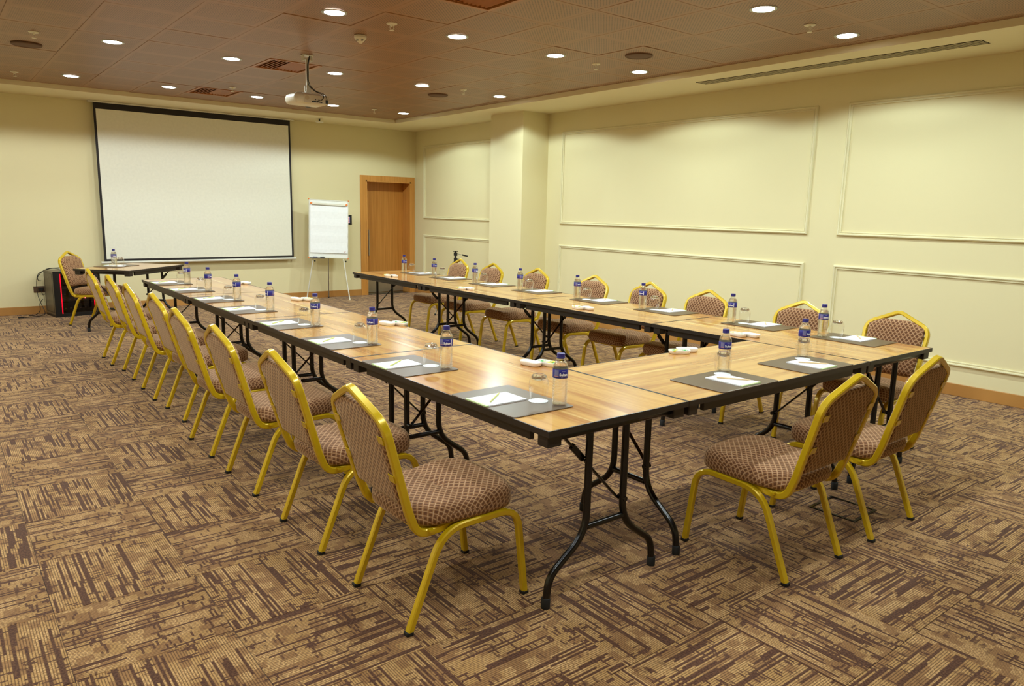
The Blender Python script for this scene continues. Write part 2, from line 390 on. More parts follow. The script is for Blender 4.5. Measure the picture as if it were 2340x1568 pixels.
# ------------------------------------------------------------------ carpet tiles
floor = struct('floor', MB().box((XL-.15, YB-.15, -.06), (XR+.15, YF+.34, -.008)).mesh('floor'), flat('subfloor', (60, 50, 40), .9))
CT = .503; CX0, CY0 = .2450, 1.035
def carpet_piece(mb, x0, x1, y0, y1, local=True, ox=0., oy=0., turn=False):
    c = .0012; g = .0006
    x0 += g; x1 -= g; y0 += g; y1 -= g
    vs = [(x0, y0, -.008), (x1, y0, -.008), (x1, y1, -.008), (x0, y1, -.008), (x0, y0, -c), (x1, y0, -c), (x1, y1, -c), (x0, y1, -c), (x0+c, y0+c, 0), (x1-c, y0+c, 0), (x1-c, y1-c, 0), (x0+c, y1-c, 0)]
    fs = [(8, 9, 10, 11)] + [(a, (a+1) % 4, 4+(a+1) % 4, 4+a) for a in range(4)] + [(4+a, 4+(a+1) % 4, 8+(a+1) % 4, 8+a) for a in range(4)]
    def uv(i):
        x, y, _ = vs[i]
        return (y-oy+3*ox, x-ox+oy) if turn else (x-ox+oy*3, y-oy+ox)
    mb.add(vs, fs, [[uv(i) for i in f] for f in fs])
cm = MB(); carpet_piece(cm, -CT/2, CT/2, -CT/2, CT/2); cm = cm.mesh('carpet_tile'); cm.materials.append(CARPET)
cand = []
i0, i1 = math.floor((XL-CX0)/CT), math.ceil((XR-CX0)/CT); j0, j1 = math.floor((YB-CY0)/CT), math.ceil((YF-CY0)/CT)
for i in range(i0, i1):
    for j in range(j0, j1):
        x0, x1, y0, y1 = CX0+i*CT, CX0+(i+1)*CT, CY0+j*CT, CY0+(j+1)*CT
        whole = x0 >= XL and x1 <= XR and y0 >= YB and y1 <= YF
        q = px(((x0+x1)/2, (y0+y1)/2, 0))
        seen = whole and q and -220 < q[0] < 2560 and q[1] < 1900
        cand.append((q[2] if seen else 99, i, j, max(x0, XL), min(x1, XR), max(y0, YB), min(y1, YF)))
cand.sort(); rest = MB()
for n, (dd, i, j, x0, x1, y0, y1) in enumerate(cand):
    turn = (i+j) % 2 != 0
    if n < 296 and dd < 99:
        o = part('carpet_tile', cm, None, floor); o.location = ((x0+x1)/2, (y0+y1)/2, 0)
        o.rotation_euler = (0, 0, (PI/2 if turn else 0) + (PI if rnd.random() < .5 else 0))
    elif x1-x0 > .01 and y1-y0 > .01:
        carpet_piece(rest, x0, x1, y0, y1, False, x0, y0, turn)
o = part('carpet_tile', rest.mesh('carpet_rest'), CARPET, floor, None, 'stuff')
# ------------------------------------------------------------------ ceiling: boards, vents
ceil = struct('ceiling', MB().box((XL, YB, 3.1), (XR, YF, 3.2)).mesh('ceiling'), flat('void_black', (8, 6, 5), .9))
GX = [4.68+.272+.5435*n for n in range(-12, 4)]
def rowc(n):                # centre y of board row n
    K = {-8: -1.12, -4: 1.04, 0: 3.20, 4: 5.36, 8: 7.69, 12: 10.08}
    if n < -8: return K[-8]+(n+8)*.54
    if n > 12: return K[12]+(n-12)*.60
    a = (n//4)*4; a = min(a, 8); return K[a]+(K[a+4]-K[a])*(n-a)/4
edges_x = [SI[0]]+[g for g in GX if SI[0]+.05 < g < SI[1]-.02]+[SI[1]]
edges_y = [SI[2]]+[(rowc(n)+rowc(n+1))/2 for n in range(-11, 15) if SI[2]+.05 < (rowc(n)+rowc(n+1))/2 < SI[3]-.02]+[SI[3]]
VENTS = [(3.05, rowc(2)), (3.05, rowc(8)), (3.05, rowc(12))]
def board(mb, x0, x1, y0, y1, cx=0., cyy=0.):
    g = .0009; c = .002; x0 += g; x1 -= g; y0 += g; y1 -= g; t = .016
    vs = [(x0, y0, t), (x1, y0, t), (x1, y1, t), (x0, y1, t), (x0, y0, c), (x1, y0, c), (x1, y1, c), (x0, y1, c), (x0+c, y0+c, 0), (x1-c, y0+c, 0), (x1-c, y1-c, 0), (x0+c, y1-c, 0)]
    fs = [(11, 10, 9, 8), (0, 1, 2, 3)] + [(a, 4+a, 4+(a+1) % 4, (a+1) % 4) for a in range(4)] + [(4+a, 8+a, 8+(a+1) % 4, 4+(a+1) % 4) for a in range(4)]
    mx, my = (x0+x1)/2, (y0+y1)/2
    mb.add(vs, fs, [[(vs[i][0]-mx, vs[i][1]-my) for i in f] for f in fs])
cache = {}; rest = MB(); cnt = 0; vent_cells = []
for xa, xb in zip(edges_x, edges_x[1:]):
    for ya, yb in zip(edges_y, edges_y[1:]):
        cx, cyy = (xa+xb)/2, (ya+yb)/2
        if any(abs(cx-vx) < .2 and abs(cyy-vy) < .2 for vx, vy in VENTS): vent_cells.append((xa, xb, ya, yb)); continue
        q = px((cx, cyy, ZC))
        if q and -150 < q[0] < 2500 and q[1] > -160:
            key = (round(xb-xa, 4), round(yb-ya, 4))
            if key not in cache:
                m = MB(); board(m, -key[0]/2, key[0]/2, -key[1]/2, key[1]/2); cache[key] = m.mesh('ceiling_board'); cache[key].materials.append(PERF)
            o = part('ceiling_board', cache[key], None, ceil)
            o.location = (cx, cyy, ZC + rnd.choice([0, 0, .0008, .0016, .003])); o.rotation_euler = (rnd.uniform(-.004, .004), rnd.uniform(-.004, .004), 0)
        else:
            m = MB(); board(m, xa, xb, ya, yb)
            rest.add([(v[0], v[1], v[2]+ZC) for v in m.v], m.f, [m.uv[i] for i in range(len(m.f))])
part('ceiling_board', rest.mesh('boards_rest'), PERF, ceil, None, 'stuff')
VN = {0: 'brown square ceiling vent above the near table rows, cut by the top of the picture', 1: 'brown square ceiling vent beside the projector pole', 2: 'brown square ceiling vent above the projection screen'}
for i, (xa, xb, ya, yb) in enumerate(sorted(vent_cells, key=lambda c: c[2])):
    t = thing('ceiling_vent', VN[i], 'vent', ((xa+xb)/2, (ya+yb)/2, ZC), 0, 'brown ceiling vents')
    hx, hy = (xb-xa)/2-.004, (yb-ya)/2-.004
    m = MB()
    for a, b in (((-hx, -hy, -.004), (hx, -hy+.03, .10)), ((-hx, hy-.03, -.004), (hx, hy, .10)), ((-hx, -hy+.03, -.004), (-hx+.03, hy-.03, .10)), ((hx-.03, -hy+.03, -.004), (hx, hy-.03, .10))): m.box(a, b)
    part('vent_frame', m.mesh('vent_frame'), VENTW, t)
    part('backing', MB().box((-hx+.03, -hy+.03, .095), (hx-.03, hy-.03, .10)).mesh('vent_backing'), DARKV, t)
    sm = None
    for s in (-1, 1):
        for n in range(6):
            if (s, i) not in cache:
                m = MB(); m.box((-.0022, -hy+.034, -.015), (.0022, hy-.034, .015)); cache[(s, i)] = m.mesh('slat'); cache[(s, i)].materials.append(VENTW)
            o = part('slat', cache[(s, i)], None, t); o.location = (s*(.018+n*.037), 0, .014); o.rotation_euler = (0, -s*.75, 0)
# ------------------------------------------------------------------ downlights
m = MB().lathe([(.074, -.002), (.088, -.005), (.094, -.003), (.095, .001), (.074, .001), (.074, -.002)], 32); ring = m.mesh('trim_ring', 60); ring.materials.append(GREYM)
m = MB().lathe([(0, -.0035), (.073, -.0035), (.074, -.001), (0, -.001)], 32); disc = m.mesh('diffuser', 60); disc.materials.append(LAMP)
RN = {3.20: 'nearest', 5.36: 'second', 7.69: 'third', 10.08: 'fourth, farthest'}
for y in (1.04, 3.20, 5.36, 7.69, 10.08):
    for kx, x in enumerate((-.71, .376, 1.463, 2.506, 3.592, 4.672, 5.80)):
        q = px((x, y, ZC)); vis = q and 0 < q[0] < 2340 and q[1] > 0
        if vis:
            lo = sum(1 for xx in (-.71, .376, 1.463, 2.506, 3.592, 4.672, 5.80)[:kx] if (lambda p: p and 0 < p[0] < 2340 and p[1] > 0)(px((xx, y, ZC))))
            lab = 'round lit ceiling downlight, %s from the left in the %s row of lights' % (['first', 'second', 'third', 'fourth', 'fifth'][lo], RN[y])
        else: lab = 'round lit recessed ceiling downlight outside the picture'
        t = thing('ceiling_downlight', lab, 'light', (x, y, ZC-.001), 0, 'recessed ceiling downlights')
        part('trim_ring', ring, None, t); part('diffuser', disc, None, t, 'glowing white lamp disc')
        ld = bpy.data.lights.get('downlight_beam')
        if ld is None:
            ld = bpy.data.lights.new('downlight_beam', 'SPOT'); ld.energy = SPOT_W; ld.color = SPOT_COL
            lc = bpy.data.lights.new('downlight_beam_cool', 'SPOT'); lc.energy = SPOT_W*1.75; lc.color = COOL_COL
            for l_ in (ld, lc): l_.spot_size = math.radians(155); l_.spot_blend = .16; l_.shadow_soft_size = .05
        lo_ = bpy.data.objects.new('lamp_beam', lc if x > 5.5 else ld); C.objects.link(lo_); lo_.parent = t; lo_.location = (0, 0, -.02)
# ------------------------------------------------------------------ things on the ceiling
m = MB().lathe([(0, -.010), (.09, -.010), (.112, -.008), (.118, 0), (0, 0)], 32); spk = m.mesh('ceiling_speaker', 50); spk.materials.append(SPKB)
m = MB().lathe([(.104, -.0095), (.112, -.013), (.122, -.011), (.126, 0), (.104, 0), (.104, -.0095)], 32); spr = m.mesh('rim', 50); spr.materials.append(SPKB)
for x, y, lab in ((.88, 8.38, 'brown round ceiling speaker at the far left'), (5.207, 4.83, 'brown round ceiling speaker above the right table row, the nearer one'), (5.185, 8.16, 'small looking brown round ceiling speaker near the far right corner')):
    t = thing('ceiling_speaker', lab, 'speaker', (x, y, ZC-.001), 0, 'brown ceiling speakers'); part('grille', spk, None, t); part('rim', spr, None, t)
t = thing('sprinkler_head', 'x', 'sprinkler')
part('escutcheon', MB().lathe([(0, -.006), (.03, -.008), (.041, -.003), (.043, 0), (0, 0)], 24).mesh('escutcheon', 50), WHITE, t)
m = MB().lathe([(.008, -.006), (.007, -.02), (.004, -.024), (0, -.024)], 12)
for s in (-1, 1): m.sweep(fillet([(s*.006, 0, -.008), (s*.017, 0, -.022), (s*.012, 0, -.04), (0, 0, -.048)], .01), circ(.0022, 6))
part('sprinkler_body', m.mesh('sprinkler_body', 50), WHITE, t)
part('deflector', MB().lathe([(0, -.047), (.019, -.047), (.019, -.050), (0, -.050)], 20).mesh('deflector', 50), WHITE, t)
spk_m = Maker(t)
for x, y, lab in ((.872, 7.74, 'white sprinkler head beside the brown speaker at far left'), (.936, 10.24, 'white sprinkler head at far left above the cream far wall'), (2.983, 5.36, 'white sprinkler head just right of the smoke detector'), (5.30, 3.22, 'white sprinkler head between the two nearest downlights at upper right'),
                  (5.203, 5.375, 'white sprinkler head left of the nearer right speaker'), (5.18, 7.59, 'white sprinkler head between two downlights of the third row, far right'), (5.28, 10.02, 'white sprinkler head near the far ceiling corner'), (3.096, 9.52, 'white sprinkler head over the vent above the screen')):
    spk_m((x, y, ZC-.001), rnd.uniform(0, 3), lab, 'sprinkler heads')
t = thing('smoke_detector', 'white round smoke detector on the ceiling right of the projector', 'detector', (2.987, 5.90, ZC-.001))
part('detector_base', MB().lathe([(0, -.022), (.046, -.022), (.05, -.018), (.05, 0), (0, 0)], 28).mesh('detector_base', 40), WHITE, t)
part('detector_cone', MB().lathe([(0, -.062), (.012, -.060), (.040, -.034), (.047, -.0225), (0, -.0225)], 28).mesh('detector_cone', 40), WHITE, t)
m = MB()
for zz, r_ in ((-.036, .040), (-.043, .032)):
    for k_ in range(6):
        a = k_*PI/3+.2; pts = [((r_+.001)*math.cos(a+q*.12), (r_+.001)*math.sin(a+q*.12), zz) for q in range(5)]
        m.sweep(pts, circ(.0022, 5))
part('detector_slot', m.mesh('detector_slot'), DARK, t)
t = thing('motion_sensor', 'small white sensor under the soffit right of the screen', 'sensor', (4.998, 11.30, ZS-.0005))
part('sensor_stem', MB().lathe([(.012, -.04), (.012, 0)], 12).mesh('sensor_stem', 40), DARK, t)
part('sensor_dome', MB().lathe([(0, -.066), (.045, -.062), (.063, -.048), (.06, -.0405), (0, -.0405)], 28).mesh('sensor_dome', 40), WHITE, t)
# linear slot vent in the soffit
t = thing('slot_vent', 'long black slotted air vent in the right-hand soffit', 'vent', (6.5, 3.80, ZS-.0005))
L2 = 1.335
part('backing', MB().box((-.085, -L2, -.003), (.085, L2, 0)).mesh('slot_backing'), DARKV, t)
bar = MB().box((-.0045, -L2, -.0055), (.0045, L2, -.0032)).mesh('slat'); bar.materials.append(SOF)
for q in range(5):
    o = part('slat', bar, None, t); o.location = (-.072+q*.036, 0, 0)
# projector
t = thing('projector', 'white projector hanging from the ceiling on a white pole', 'projector', (2.985, 7.0, 0), .03)
def rbox(mb, cx, cyy, cz, hx, hy, hz, c, n=4, M=None):
    L = []
    prof = [(-hz, c), (-hz+c*.3, c*.3), (-hz+c, 0), (hz-c, 0), (hz-c*.3, c*.3), (hz, c)]
    for z, ins in prof:
        pts = []
        for sx, sy, a0 in ((1, 1, 0), (-1, 1, 90), (-1, -1, 180), (1, -1, 270)):
            for q in range(n+1):
                a = math.radians(a0+90*q/n); r_ = c
                pts.append((cx+sx*(hx-c)+(r_-ins)*math.cos(a) if 1 else 0, cyy+sy*(hy-c)+(r_-ins)*math.sin(a), cz+z))
        L.append(pts)
    return mb.loft(L, M=M)
m = MB(); rbox(m, 0, .03, 2.530, .172, .125, .048, .035); part('projector_body', m.mesh('projector_body', 45), WHITE, t)
m = MB().lathe([(0, 0), (.05, 0), (.05, .03), (.036, .03), (.034, .01), (0, .01)], 24, Matrix.Translation((.08, .150, 2.53)) @ Matrix.Rotation(-PI/2, 4, 'X')); part('lens', m.mesh('lens', 40), DARK, t)
part('rear_panel', MB().box((-.085, -.0985, 2.492), (.168, -.0945, 2.562)).mesh('rear_panel'), flat('projector_panel', (212, 200, 176), .5), t)
part('speaker_grille', MB().lathe([(0, 0), (.019, 0), (.019, .003), (0, .003)], 20, Matrix.Translation((-.052, -.098, 2.535)) @ Matrix.Rotation(PI/2, 4, 'X')).mesh('speaker_grille', 40), flat('grille_tan', (196, 178, 148), .6), t)
for a, b, c_, d_ in ((.0, 2.505, .008, .005), (.018, 2.508, .014, .006), (.045, 2.505, .012, .004), (.075, 2.503, .004, .004), (.092, 2.503, .006, .004), (.030, 2.527, .005, .005), (.058, 2.524, .003, .003), (.070, 2.524, .003, .003), (.145, 2.515, .012, .016)):
    part('port', MB().box((a-c_, -.101, b-d_), (a+c_, -.0987, b+d_)).mesh('port'), DARK, t)
part('pole', MB().box((-.014, -.012, 2.60), (.014, .012, ZC-.03), ch=.004).mesh('pole', 40), WMET, t)
m = MB(); m.box((-.05, -.04, ZC-.006), (.05, .04, ZC-.0012)); m.box((-.044, -.030, ZC-.055), (-.039, .030, ZC-.006)); m.box((.039, -.030, ZC-.055), (.044, .030, ZC-.006)); m.box((-.039, -.016, ZC-.045), (.039, .016, ZC-.028))
part('ceiling_bracket', m.mesh('ceiling_bracket'), WMET, t)
m = MB(); m.box((-.022, -.02, 2.59), (.022, -.014, 2.66)); m.box((-.022, .014, 2.59), (.022, .02, 2.66)); m.box((-.07, -.05, 2.579), (.09, .06, 2.588)); m.box((-.026, -.022, 2.585), (.026, .022, 2.60))
for sx, sy in ((-.14, -.05), (.10, -.05), (.02, .1)): m.sweep([(0, 0, 2.584), (sx, sy, 2.582)], rrect(.008, .003, .001))
part('lower_bracket', m.mesh('lower_bracket'), WMET, t)
for q, pts in enumerate(([(.01, -.03, ZC-.01), (-.008, -.022, ZC-.09), (-.006, -.018, 2.80), (-.01, -.02, 2.70), (.0, -.03, 2.65), (.06, -.05, 2.60), (.10, -.09, 2.585), (.112, -.115, 2.56), (.09, -.118, 2.525), (.04, -.104, 2.506)],
                         [(.016, -.03, ZC-.01), (.0, -.022, ZC-.09), (.002, -.018, 2.80), (.0, -.02, 2.70), (.012, -.03, 2.65), (.07, -.045, 2.605), (.115, -.08, 2.595), (.140, -.11, 2.56), (.145, -.108, 2.52)])):
    part('cable', MB().sweep(fillet(pts, .03, 4), circ(.0035, 6)).mesh('cable', 60), DARK, t)
# ------------------------------------------------------------------ projection screen
t = thing('projection_screen', 'large white projection screen with black border on the far wall', 'screen', (0, 11.745, 0))
X0, X1, Z0, Z1 = 1.935, 4.695, .700, 2.862
part('screen_fabric', MB().box((X0+.03, -.003, Z0+.03), (X1-.03, .0, Z1-.085)).mesh('screen_fabric'), SCRN, t)
m = MB()
for a, b in (((X0, -.003, Z0), (X0+.03, 0, Z1)), ((X1-.03, -.003, Z0), (X1, 0, Z1)), ((X0+.03, -.003, Z0), (X1-.03, 0, Z0+.03)), ((X0+.03, -.003, Z1-.085), (X1-.03, 0, Z1))): m.box(a, b)
part('screen_border', m.mesh('screen_border'), SCRB, t, 'black border strip')
part('bottom_bar', MB().sweep([(X0-.04, -.0015, Z0-.018), (X1+.03, -.0015, Z0-.018)], circ(.018, 12)).mesh('bottom_bar', 50), WMET, t)
part('screen_case', MB().box((X0-.06, -.035, Z1-.004), (X1+.06, .06, ZS-.001), ch=.004).mesh('screen_case'), WMET, t)
# ------------------------------------------------------------------ folding tables
def make_table(w, l, name='folding_table'):
    t = thing(name, 'x', 'table'); g = .0015
    part('tabletop', MB().box((-w/2+.004, -l/2+.004, .728), (w/2-.004, l/2-.004, .750)).mesh('tabletop'), TABLE, t)
    m = MB(); zt = .7506; zb = .727; W, Lh = w/2-g, l/2-g; e = .006
    for a, b in (((-W, -Lh, zb), (W, -Lh+e, zt)), ((-W, Lh-e, zb), (W, Lh, zt)), ((-W, -Lh+e, zb), (-W+e, Lh-e, zt)), ((W-e, -Lh+e, zb), (W, Lh-e, zt))): m.box(a, b)
    part('edge_band', m.mesh('edge_band'), BEDGE, t, 'dark brown edge band')
    for s in (-1, 1):
        part('end_rail', MB().box((-w/2+.08, s*(l/2-.034)-.011, .699), (w/2-.08, s*(l/2-.034)+.011, .7275), ch=.006).mesh('end_rail', 50), BLACK, t)
        part('side_rail', MB().box((s*(w/2-.037)-.011, -l/2+.135, .683), (s*(w/2-.037)+.011, l/2-.135, .7275), ch=.002).mesh('side_rail'), BEDGE, t)
    for sx in (-1, 1):
        for sy in (-1, 1):
            part('corner_block', MB().box((sx*(w/2-.045)-.034, sy*(l/2-.045)-.030, .682), (sx*(w/2-.045)+.034, sy*(l/2-.045)+.030, .7275), ch=.003).mesh('corner_block'), BEDGE, t)
    hs = min(.307, w/2-.08)
    for s in (-1, 1):                    # s=-1: near end
        y = s*(l/2-.085); q = -s
        part('hinge_bar', MB().sweep([(-w/2+.08, y, .712), (w/2-.08, y, .712)], circ(.0145, 10)).mesh('hinge_bar', 50), BLACK, t)
        for sx in (-1, 1):
            path = fillet([(sx*.103, y, .712), (sx*.103, y, .262), (sx*(hs-.012), y, .125), (sx*hs, y, .022)], [0, .09, .07, 0], 6)
            lg = part('leg', MB().sweep(path, circ(.0155, 12)).mesh('leg', 50), BLACK, t)
            part('foot_cap', MB().lathe([(0, 0), (.018, 0), (.0185, .04), (.0155, .043), (0, .043)], 14, Matrix.Translation((sx*hs, y, .0))).mesh('foot_cap', 50), RUB, lg)
        part('crossbar', MB().sweep([(-.103, y, .285), (.103, y, .285)], circ(.0135, 10)).mesh('crossbar', 50), BLACK, t)
        m = MB(); A = Vector((-q*.255, y+q*.022, .708)); B = Vector((q*.095, y+q*.022, .355)); m.sweep([A, B], rrect(.009, .004, .002), side=(0, 1, 0))
        m.sweep([A.lerp(B, .22), A.lerp(B, .40)], rrect(.008, .013, .003), side=(0, 1, 0))
        part('brace', m.mesh('brace'), BLACK, t)
        part('brace_pin', MB().lathe([(0, -.012), (.011, -.012), (.011, .03), (0, .03)], 10, Matrix.Translation((q*.103, y+q*.012, .36)) @ Matrix.Rotation(PI/2, 4, 'X')).mesh('brace_pin', 50), BLACK, t)
    return t
mk = Maker(make_table(TW, TL)); g = 'wood-topped folding conference tables'
for n in range(4):
    mk((TX+TW/2, TY+TL*(n+.5), 0), 0, 'wood-top folding table, %s from the camera in the left-hand row' % ['nearest', 'second', 'third', 'farthest'][n], g)
for n in range(4):
    mk((TXR+TW/2, TY+TL*(n+.5), 0), PI, 'wood-top folding table, %s from the camera in the right-hand row' % ['nearest', 'second', 'third', 'farthest'][n], g)
FX0, FX1 = TX+TW, TXR
mk2 = Maker(make_table(TW, FX1-FX0)); mk2(((FX0+FX1)/2, TY+TW/2, 0), -PI/2, 'wood-top folding table joining the two long rows at the near end', g)
SA = math.radians(43.5); SCX, SCY = 1.94, 10.038
mk3 = Maker(make_table(.72, 1.08, 'folding_table')); mk3((SCX, SCY, 0), SA-PI/2, 'small wood-top folding table standing alone turned in front of the screen', g)
# ------------------------------------------------------------------ banquet chairs
def make_chair():
    t = thing('banquet_chair', 'x', 'chair'); HY = .2175; pr = rrect(.0140, .0130, .0045)
    # side rails + legs (inverted U)
    foot = MB().box((-.0150, -.0145, 0), (.0150, .0145, .016), ch=.003).mesh('rubber_foot'); foot.materials.append(RUB)
    for s in (-1, 1):
        full = fillet([(0, s*HY, .006), (.145, s*HY, .372), (.485, s*HY, .380), (.531, s*HY, .006)], [0, .10, .09, 0], 7)
        n = len(full)
        a, b = full[1], full[-2]
        rail = [a+(full[0]-a).normalized()*.006] + full[1:-1] + [b+(full[-1]-b).normalized()*.006]
        part('side_rail', MB().sweep(rail, pr, side=(0, 1, 0)).mesh('side_rail', 40), GOLD, t)
        for p, q, fx in ((full[0], a, 0.), (full[-1], b, .531)):
            lg = part('leg', MB().sweep([p, q + (q-p)*.005], rrect(.0138, .0128, .0045), side=(0, 1, 0)).mesh('leg', 40), GOLD, t)
            f = part('rubber_foot', foot, None, lg); f.location = (fx, s*HY, 0)
    # back frame loop
    yb = .188; lean = Vector((-.1205, 0, .487)); 
    def bp(y, h): return Vector((.030 + (h-.40)*(-.288), y, h))
    def clip(y, h): return min(h, .893 - .100*abs(y)/.21)
    pts = [(.30, -yb, .378), (.052, -yb, .362), bp(-yb-.006, .46), bp(-yb-.022, .806), bp(0, .901), bp(yb+.022, .806), bp(yb+.006, .46), (.052, yb, .362), (.30, yb, .378)]
    path = fillet(pts, [0, .075, .02, .060, .03, .060, .02, .075, 0], 7)
    # keep the tube's flat side facing across the back
    m = MB(); P = [Vector(p) for p in path]; loops = []; bn_ = Vector((.958, 0, .287))
    for i in range(len(P)):
        tt = (P[min(i+1, len(P)-1)]-P[max(i-1, 0)]).normalized()
        ref = bn_ if P[i].z > .5 else None
        if abs(tt.y) < .35 and P[i].z <= .55:
            sd = Vector((0, 1 if P[i].y > 0 else -1, 0)); sd = (sd - tt*tt.dot(sd)).normalized(); fr = sd.cross(tt)
            if fr.x < 0 and P[i].z > .40: fr = -fr
            if P[i].z <= .40 and fr.z < 0: fr = -fr
            inw = sd
        else:
            fr = (bn_ - tt*tt.dot(bn_)).normalized(); inw = tt.cross(fr); 
            ctr = Vector((P[i].x, 0, .62))
            if inw.dot(P[i]-ctr) < 0: inw = -inw
        loops.append((P[i], inw, fr))
    prof = rrect(.0130, .0150, .0045)
    for i, (p, a, b) in enumerate(loops):
        if i:
            pa, pb = loops[i-1][1], loops[i-1][2]
            if a.dot(pa) < 0: a = -a
            if b.dot(pb) < 0: b = -b
            loops[i] = (p, a, b)
    m.loft([[p + a*u + b*v for u, v in prof] for p, a, b in loops])
    part('back_frame', m.mesh('back_frame', 40), GOLD, t)
    # backrest cushion
    def outline(hw, h0, h1, rc, n=6):
        o = []
        for cx, cz, a0 in ((hw-rc, h1-rc, 0), (-hw+rc, h1-rc, 90)):
            for q in range(n+1):
                a = math.radians(a0+90*q/n); o.append((cx+rc*math.cos(a), cz+rc*math.sin(a)*.75 + .25*rc))
                if a0 == 0 and q == n: o += [(hw*f, h1) for f in (.55, .38, .22, 0, -.22, -.38, -.55)]
        for cx, cz, a0 in ((-hw+.012+.012, h0+.012, 180), (hw-.012-.012, h0+.012, 270)):
            for q in range(4):
                a = math.radians(a0+90*q/3); o.append((cx+.012*math.cos(a), cz+.012*math.sin(a)))
        return o
    O = [(y_, clip(y_, h_)) for y_, h_ in outline(.186, .482, .848, .050)]; nO = len(O); cz0 = .665
    mb = MB(); L = []; U = []
    for k_, (ins, dep) in enumerate(((0.55, -.0135), (.86, -.0135), (.97, -.012), (1.0, -.006), (1.0, .004), (.985, .018), (.94, .030), (.82, .038), (.55, .042), (.25, .043))):
        lp = []; ul = []
        for y, h in O:
            yy, hh_ = y*ins, cz0+(h-cz0)*ins
            base = bp(yy, hh_); lp.append(base + Vector((.958, 0, .287))*dep)
            ul.append((y*ins, hh_ - (0 if k_ > 3 else 0)))
        L.append(lp); U.append(ul)
    def ring_mesh(mb, L, U, cap0, cap1):
        n = len(L[0]); vs = [v for l in L for v in l]; uvv = [u for l in U for u in l]; fs = []
        for i in range(len(L)-1):
            for j in range(n): k2 = (j+1) % n; fs.append((i*n+j, i*n+k2, (i+1)*n+k2, (i+1)*n+j))
        vs.append(cap0[0]); uvv.append(cap0[1]); vs.append(cap1[0]); uvv.append(cap1[1]); c0, c1 = len(vs)-2, len(vs)-1
        for j in range(n): k2 = (j+1) % n; fs.append((k2, j, c0)); fs.append(((len(L)-1)*n+j, (len(L)-1)*n+k2, c1))
        mb.add(vs, fs, [[uvv[i] for i in f] for f in fs])
    cb = bp(0, cz0); ring_mesh(mb, L, U, (cb+Vector((.958, 0, .287))*-.0135, (0, cz0)), (cb+Vector((.958, 0, .287))*.0435, (0, cz0)))
    part('backrest', mb.mesh('backrest', 65), FAB, t)
    for s in (-1, 1):
        for h in (.60, .745):
            c_ = bp(s*(.178), h) + Vector((.958, 0, .287))*-.017
            R = Matrix.Translation(c_) @ Matrix.Rotation(-.291, 4, 'Y')
            m = MB(); m.box((-.0018, -.020, -.014), (.0018, .020, .014), M=R); part('bracket', m.mesh('bracket'), GOLD, t)
    # seat
    O = []; N = 44
    for k_ in range(N):
        a = 2*PI*k_/N; ca, sa = math.cos(a), math.sin(a); e = 2/(5.2 if ca > 0 else 4.0)
        x = abs(ca)**e*(1 if ca > 0 else -1); y = abs(sa)**e*(1 if sa > 0 else -1)
        X = .264+.234*x; 
        O.append((X+.012*(1-y*y)*max(0, x)-.006, .226*y*(1-.07*max(0, -x))))
    def top(x): 
        t_ = (x-.036)/.444
        return .4615 + .020*max(0, min(1, (t_-.45)/.25)) - .013*math.exp(-((t_-.47)/.03)**2) + .004*math.sin(t_*6)
    mb = MB(); L = []; U = []
    prof = [(.80, 'b', .388, 0), (.955, 'b', .388, 0), (.985, 'b', .393, .115), (1.0, 'b', .405, .10), (1.005, 'b', .425, .08), (1.0, 't', -.038, .055), (.985, 't', -.020, .035), (.95, 't', -.008, .018), (.88, 't', -.001, .0)] + [(.80-.08*q_, 't', .001+.0004*q_, 0) for q_ in range(10)]
    ctr = (.258, 0)
    for ins, kd, z, drop in prof:
        lp = []; ul = []
        for x, y in O:
            xx, yy = ctr[0]+(x-ctr[0])*ins, y*ins
            zz = z if kd == 'b' else top(xx)+z
            nx, ny = x-ctr[0], y; l_ = math.hypot(nx, ny)
            lp.append((xx, yy, zz)); ul.append((xx+nx/l_*drop, yy+ny/l_*drop))
        L.append(lp); U.append(ul)
    ring_mesh(mb, L, U, ((ctr[0], 0, .388), ctr), ((ctr[0], 0, top(ctr[0])+.004), ctr))
    part('seat', mb.mesh('seat', 75), FAB, t)
    m = MB(); m.sweep(fillet([(.06, -.17, .3815), (.45, -.17, .3815), (.45, .17, .3815), (.06, .17, .3815)], .05, 4), rrect(.010, .006, .002), side=(0, 0, 1)); m.box((.05, -.17, .377), (.075, .17, .3875))
    for xx in (.10, .42):
        m.box((xx-.01, -HY, .372), (xx+.01, HY, .380))
    part('seat_frame', m.mesh('seat_frame'), GOLD, t)
    return t
mkc = Maker(make_chair())
LC = [(1.25, 2.36), (1.252, 3.145), (1.248, 3.975), (1.246, 4.735), (1.312, 5.61), (1.292, 6.355), (1.308, 7.185), (1.268, 7.92)]
for n, (x, y) in enumerate(LC):
    mkc((x, y, 0), rnd.uniform(-.02, .02), 'gold-framed banquet chair, %s from the camera along the left-hand table row' % ORD[n], 'banquet chairs along the left row')
RC = [(5.11, 2.30), (5.055, 2.98), (5.055, 3.85), (5.12, 4.56), (5.16, 5.33), (5.195, 6.265), (5.195, 7.09), (5.24, 7.86)]
for n, (x, y) in enumerate(RC):
    mkc((x, y, 0), PI+rnd.uniform(-.015, .015), 'gold-framed banquet chair, %s from the camera along the right-hand table row' % ORD[n], 'banquet chairs along the right row')
mkc((2.925, 1.532, 0), PI/2, 'gold-framed banquet chair at the near end table, the left one of two', 'banquet chairs at the near end table')
mkc((3.652, 1.530, 0), PI/2+.02, 'gold-framed banquet chair at the near end table, the right one of two', 'banquet chairs at the near end table')
mkc((1.447, 10.693, 0), math.radians(-41), 'gold-framed banquet chair behind the small lone table beside the black rack cabinet', 'banquet chairs at the small table')
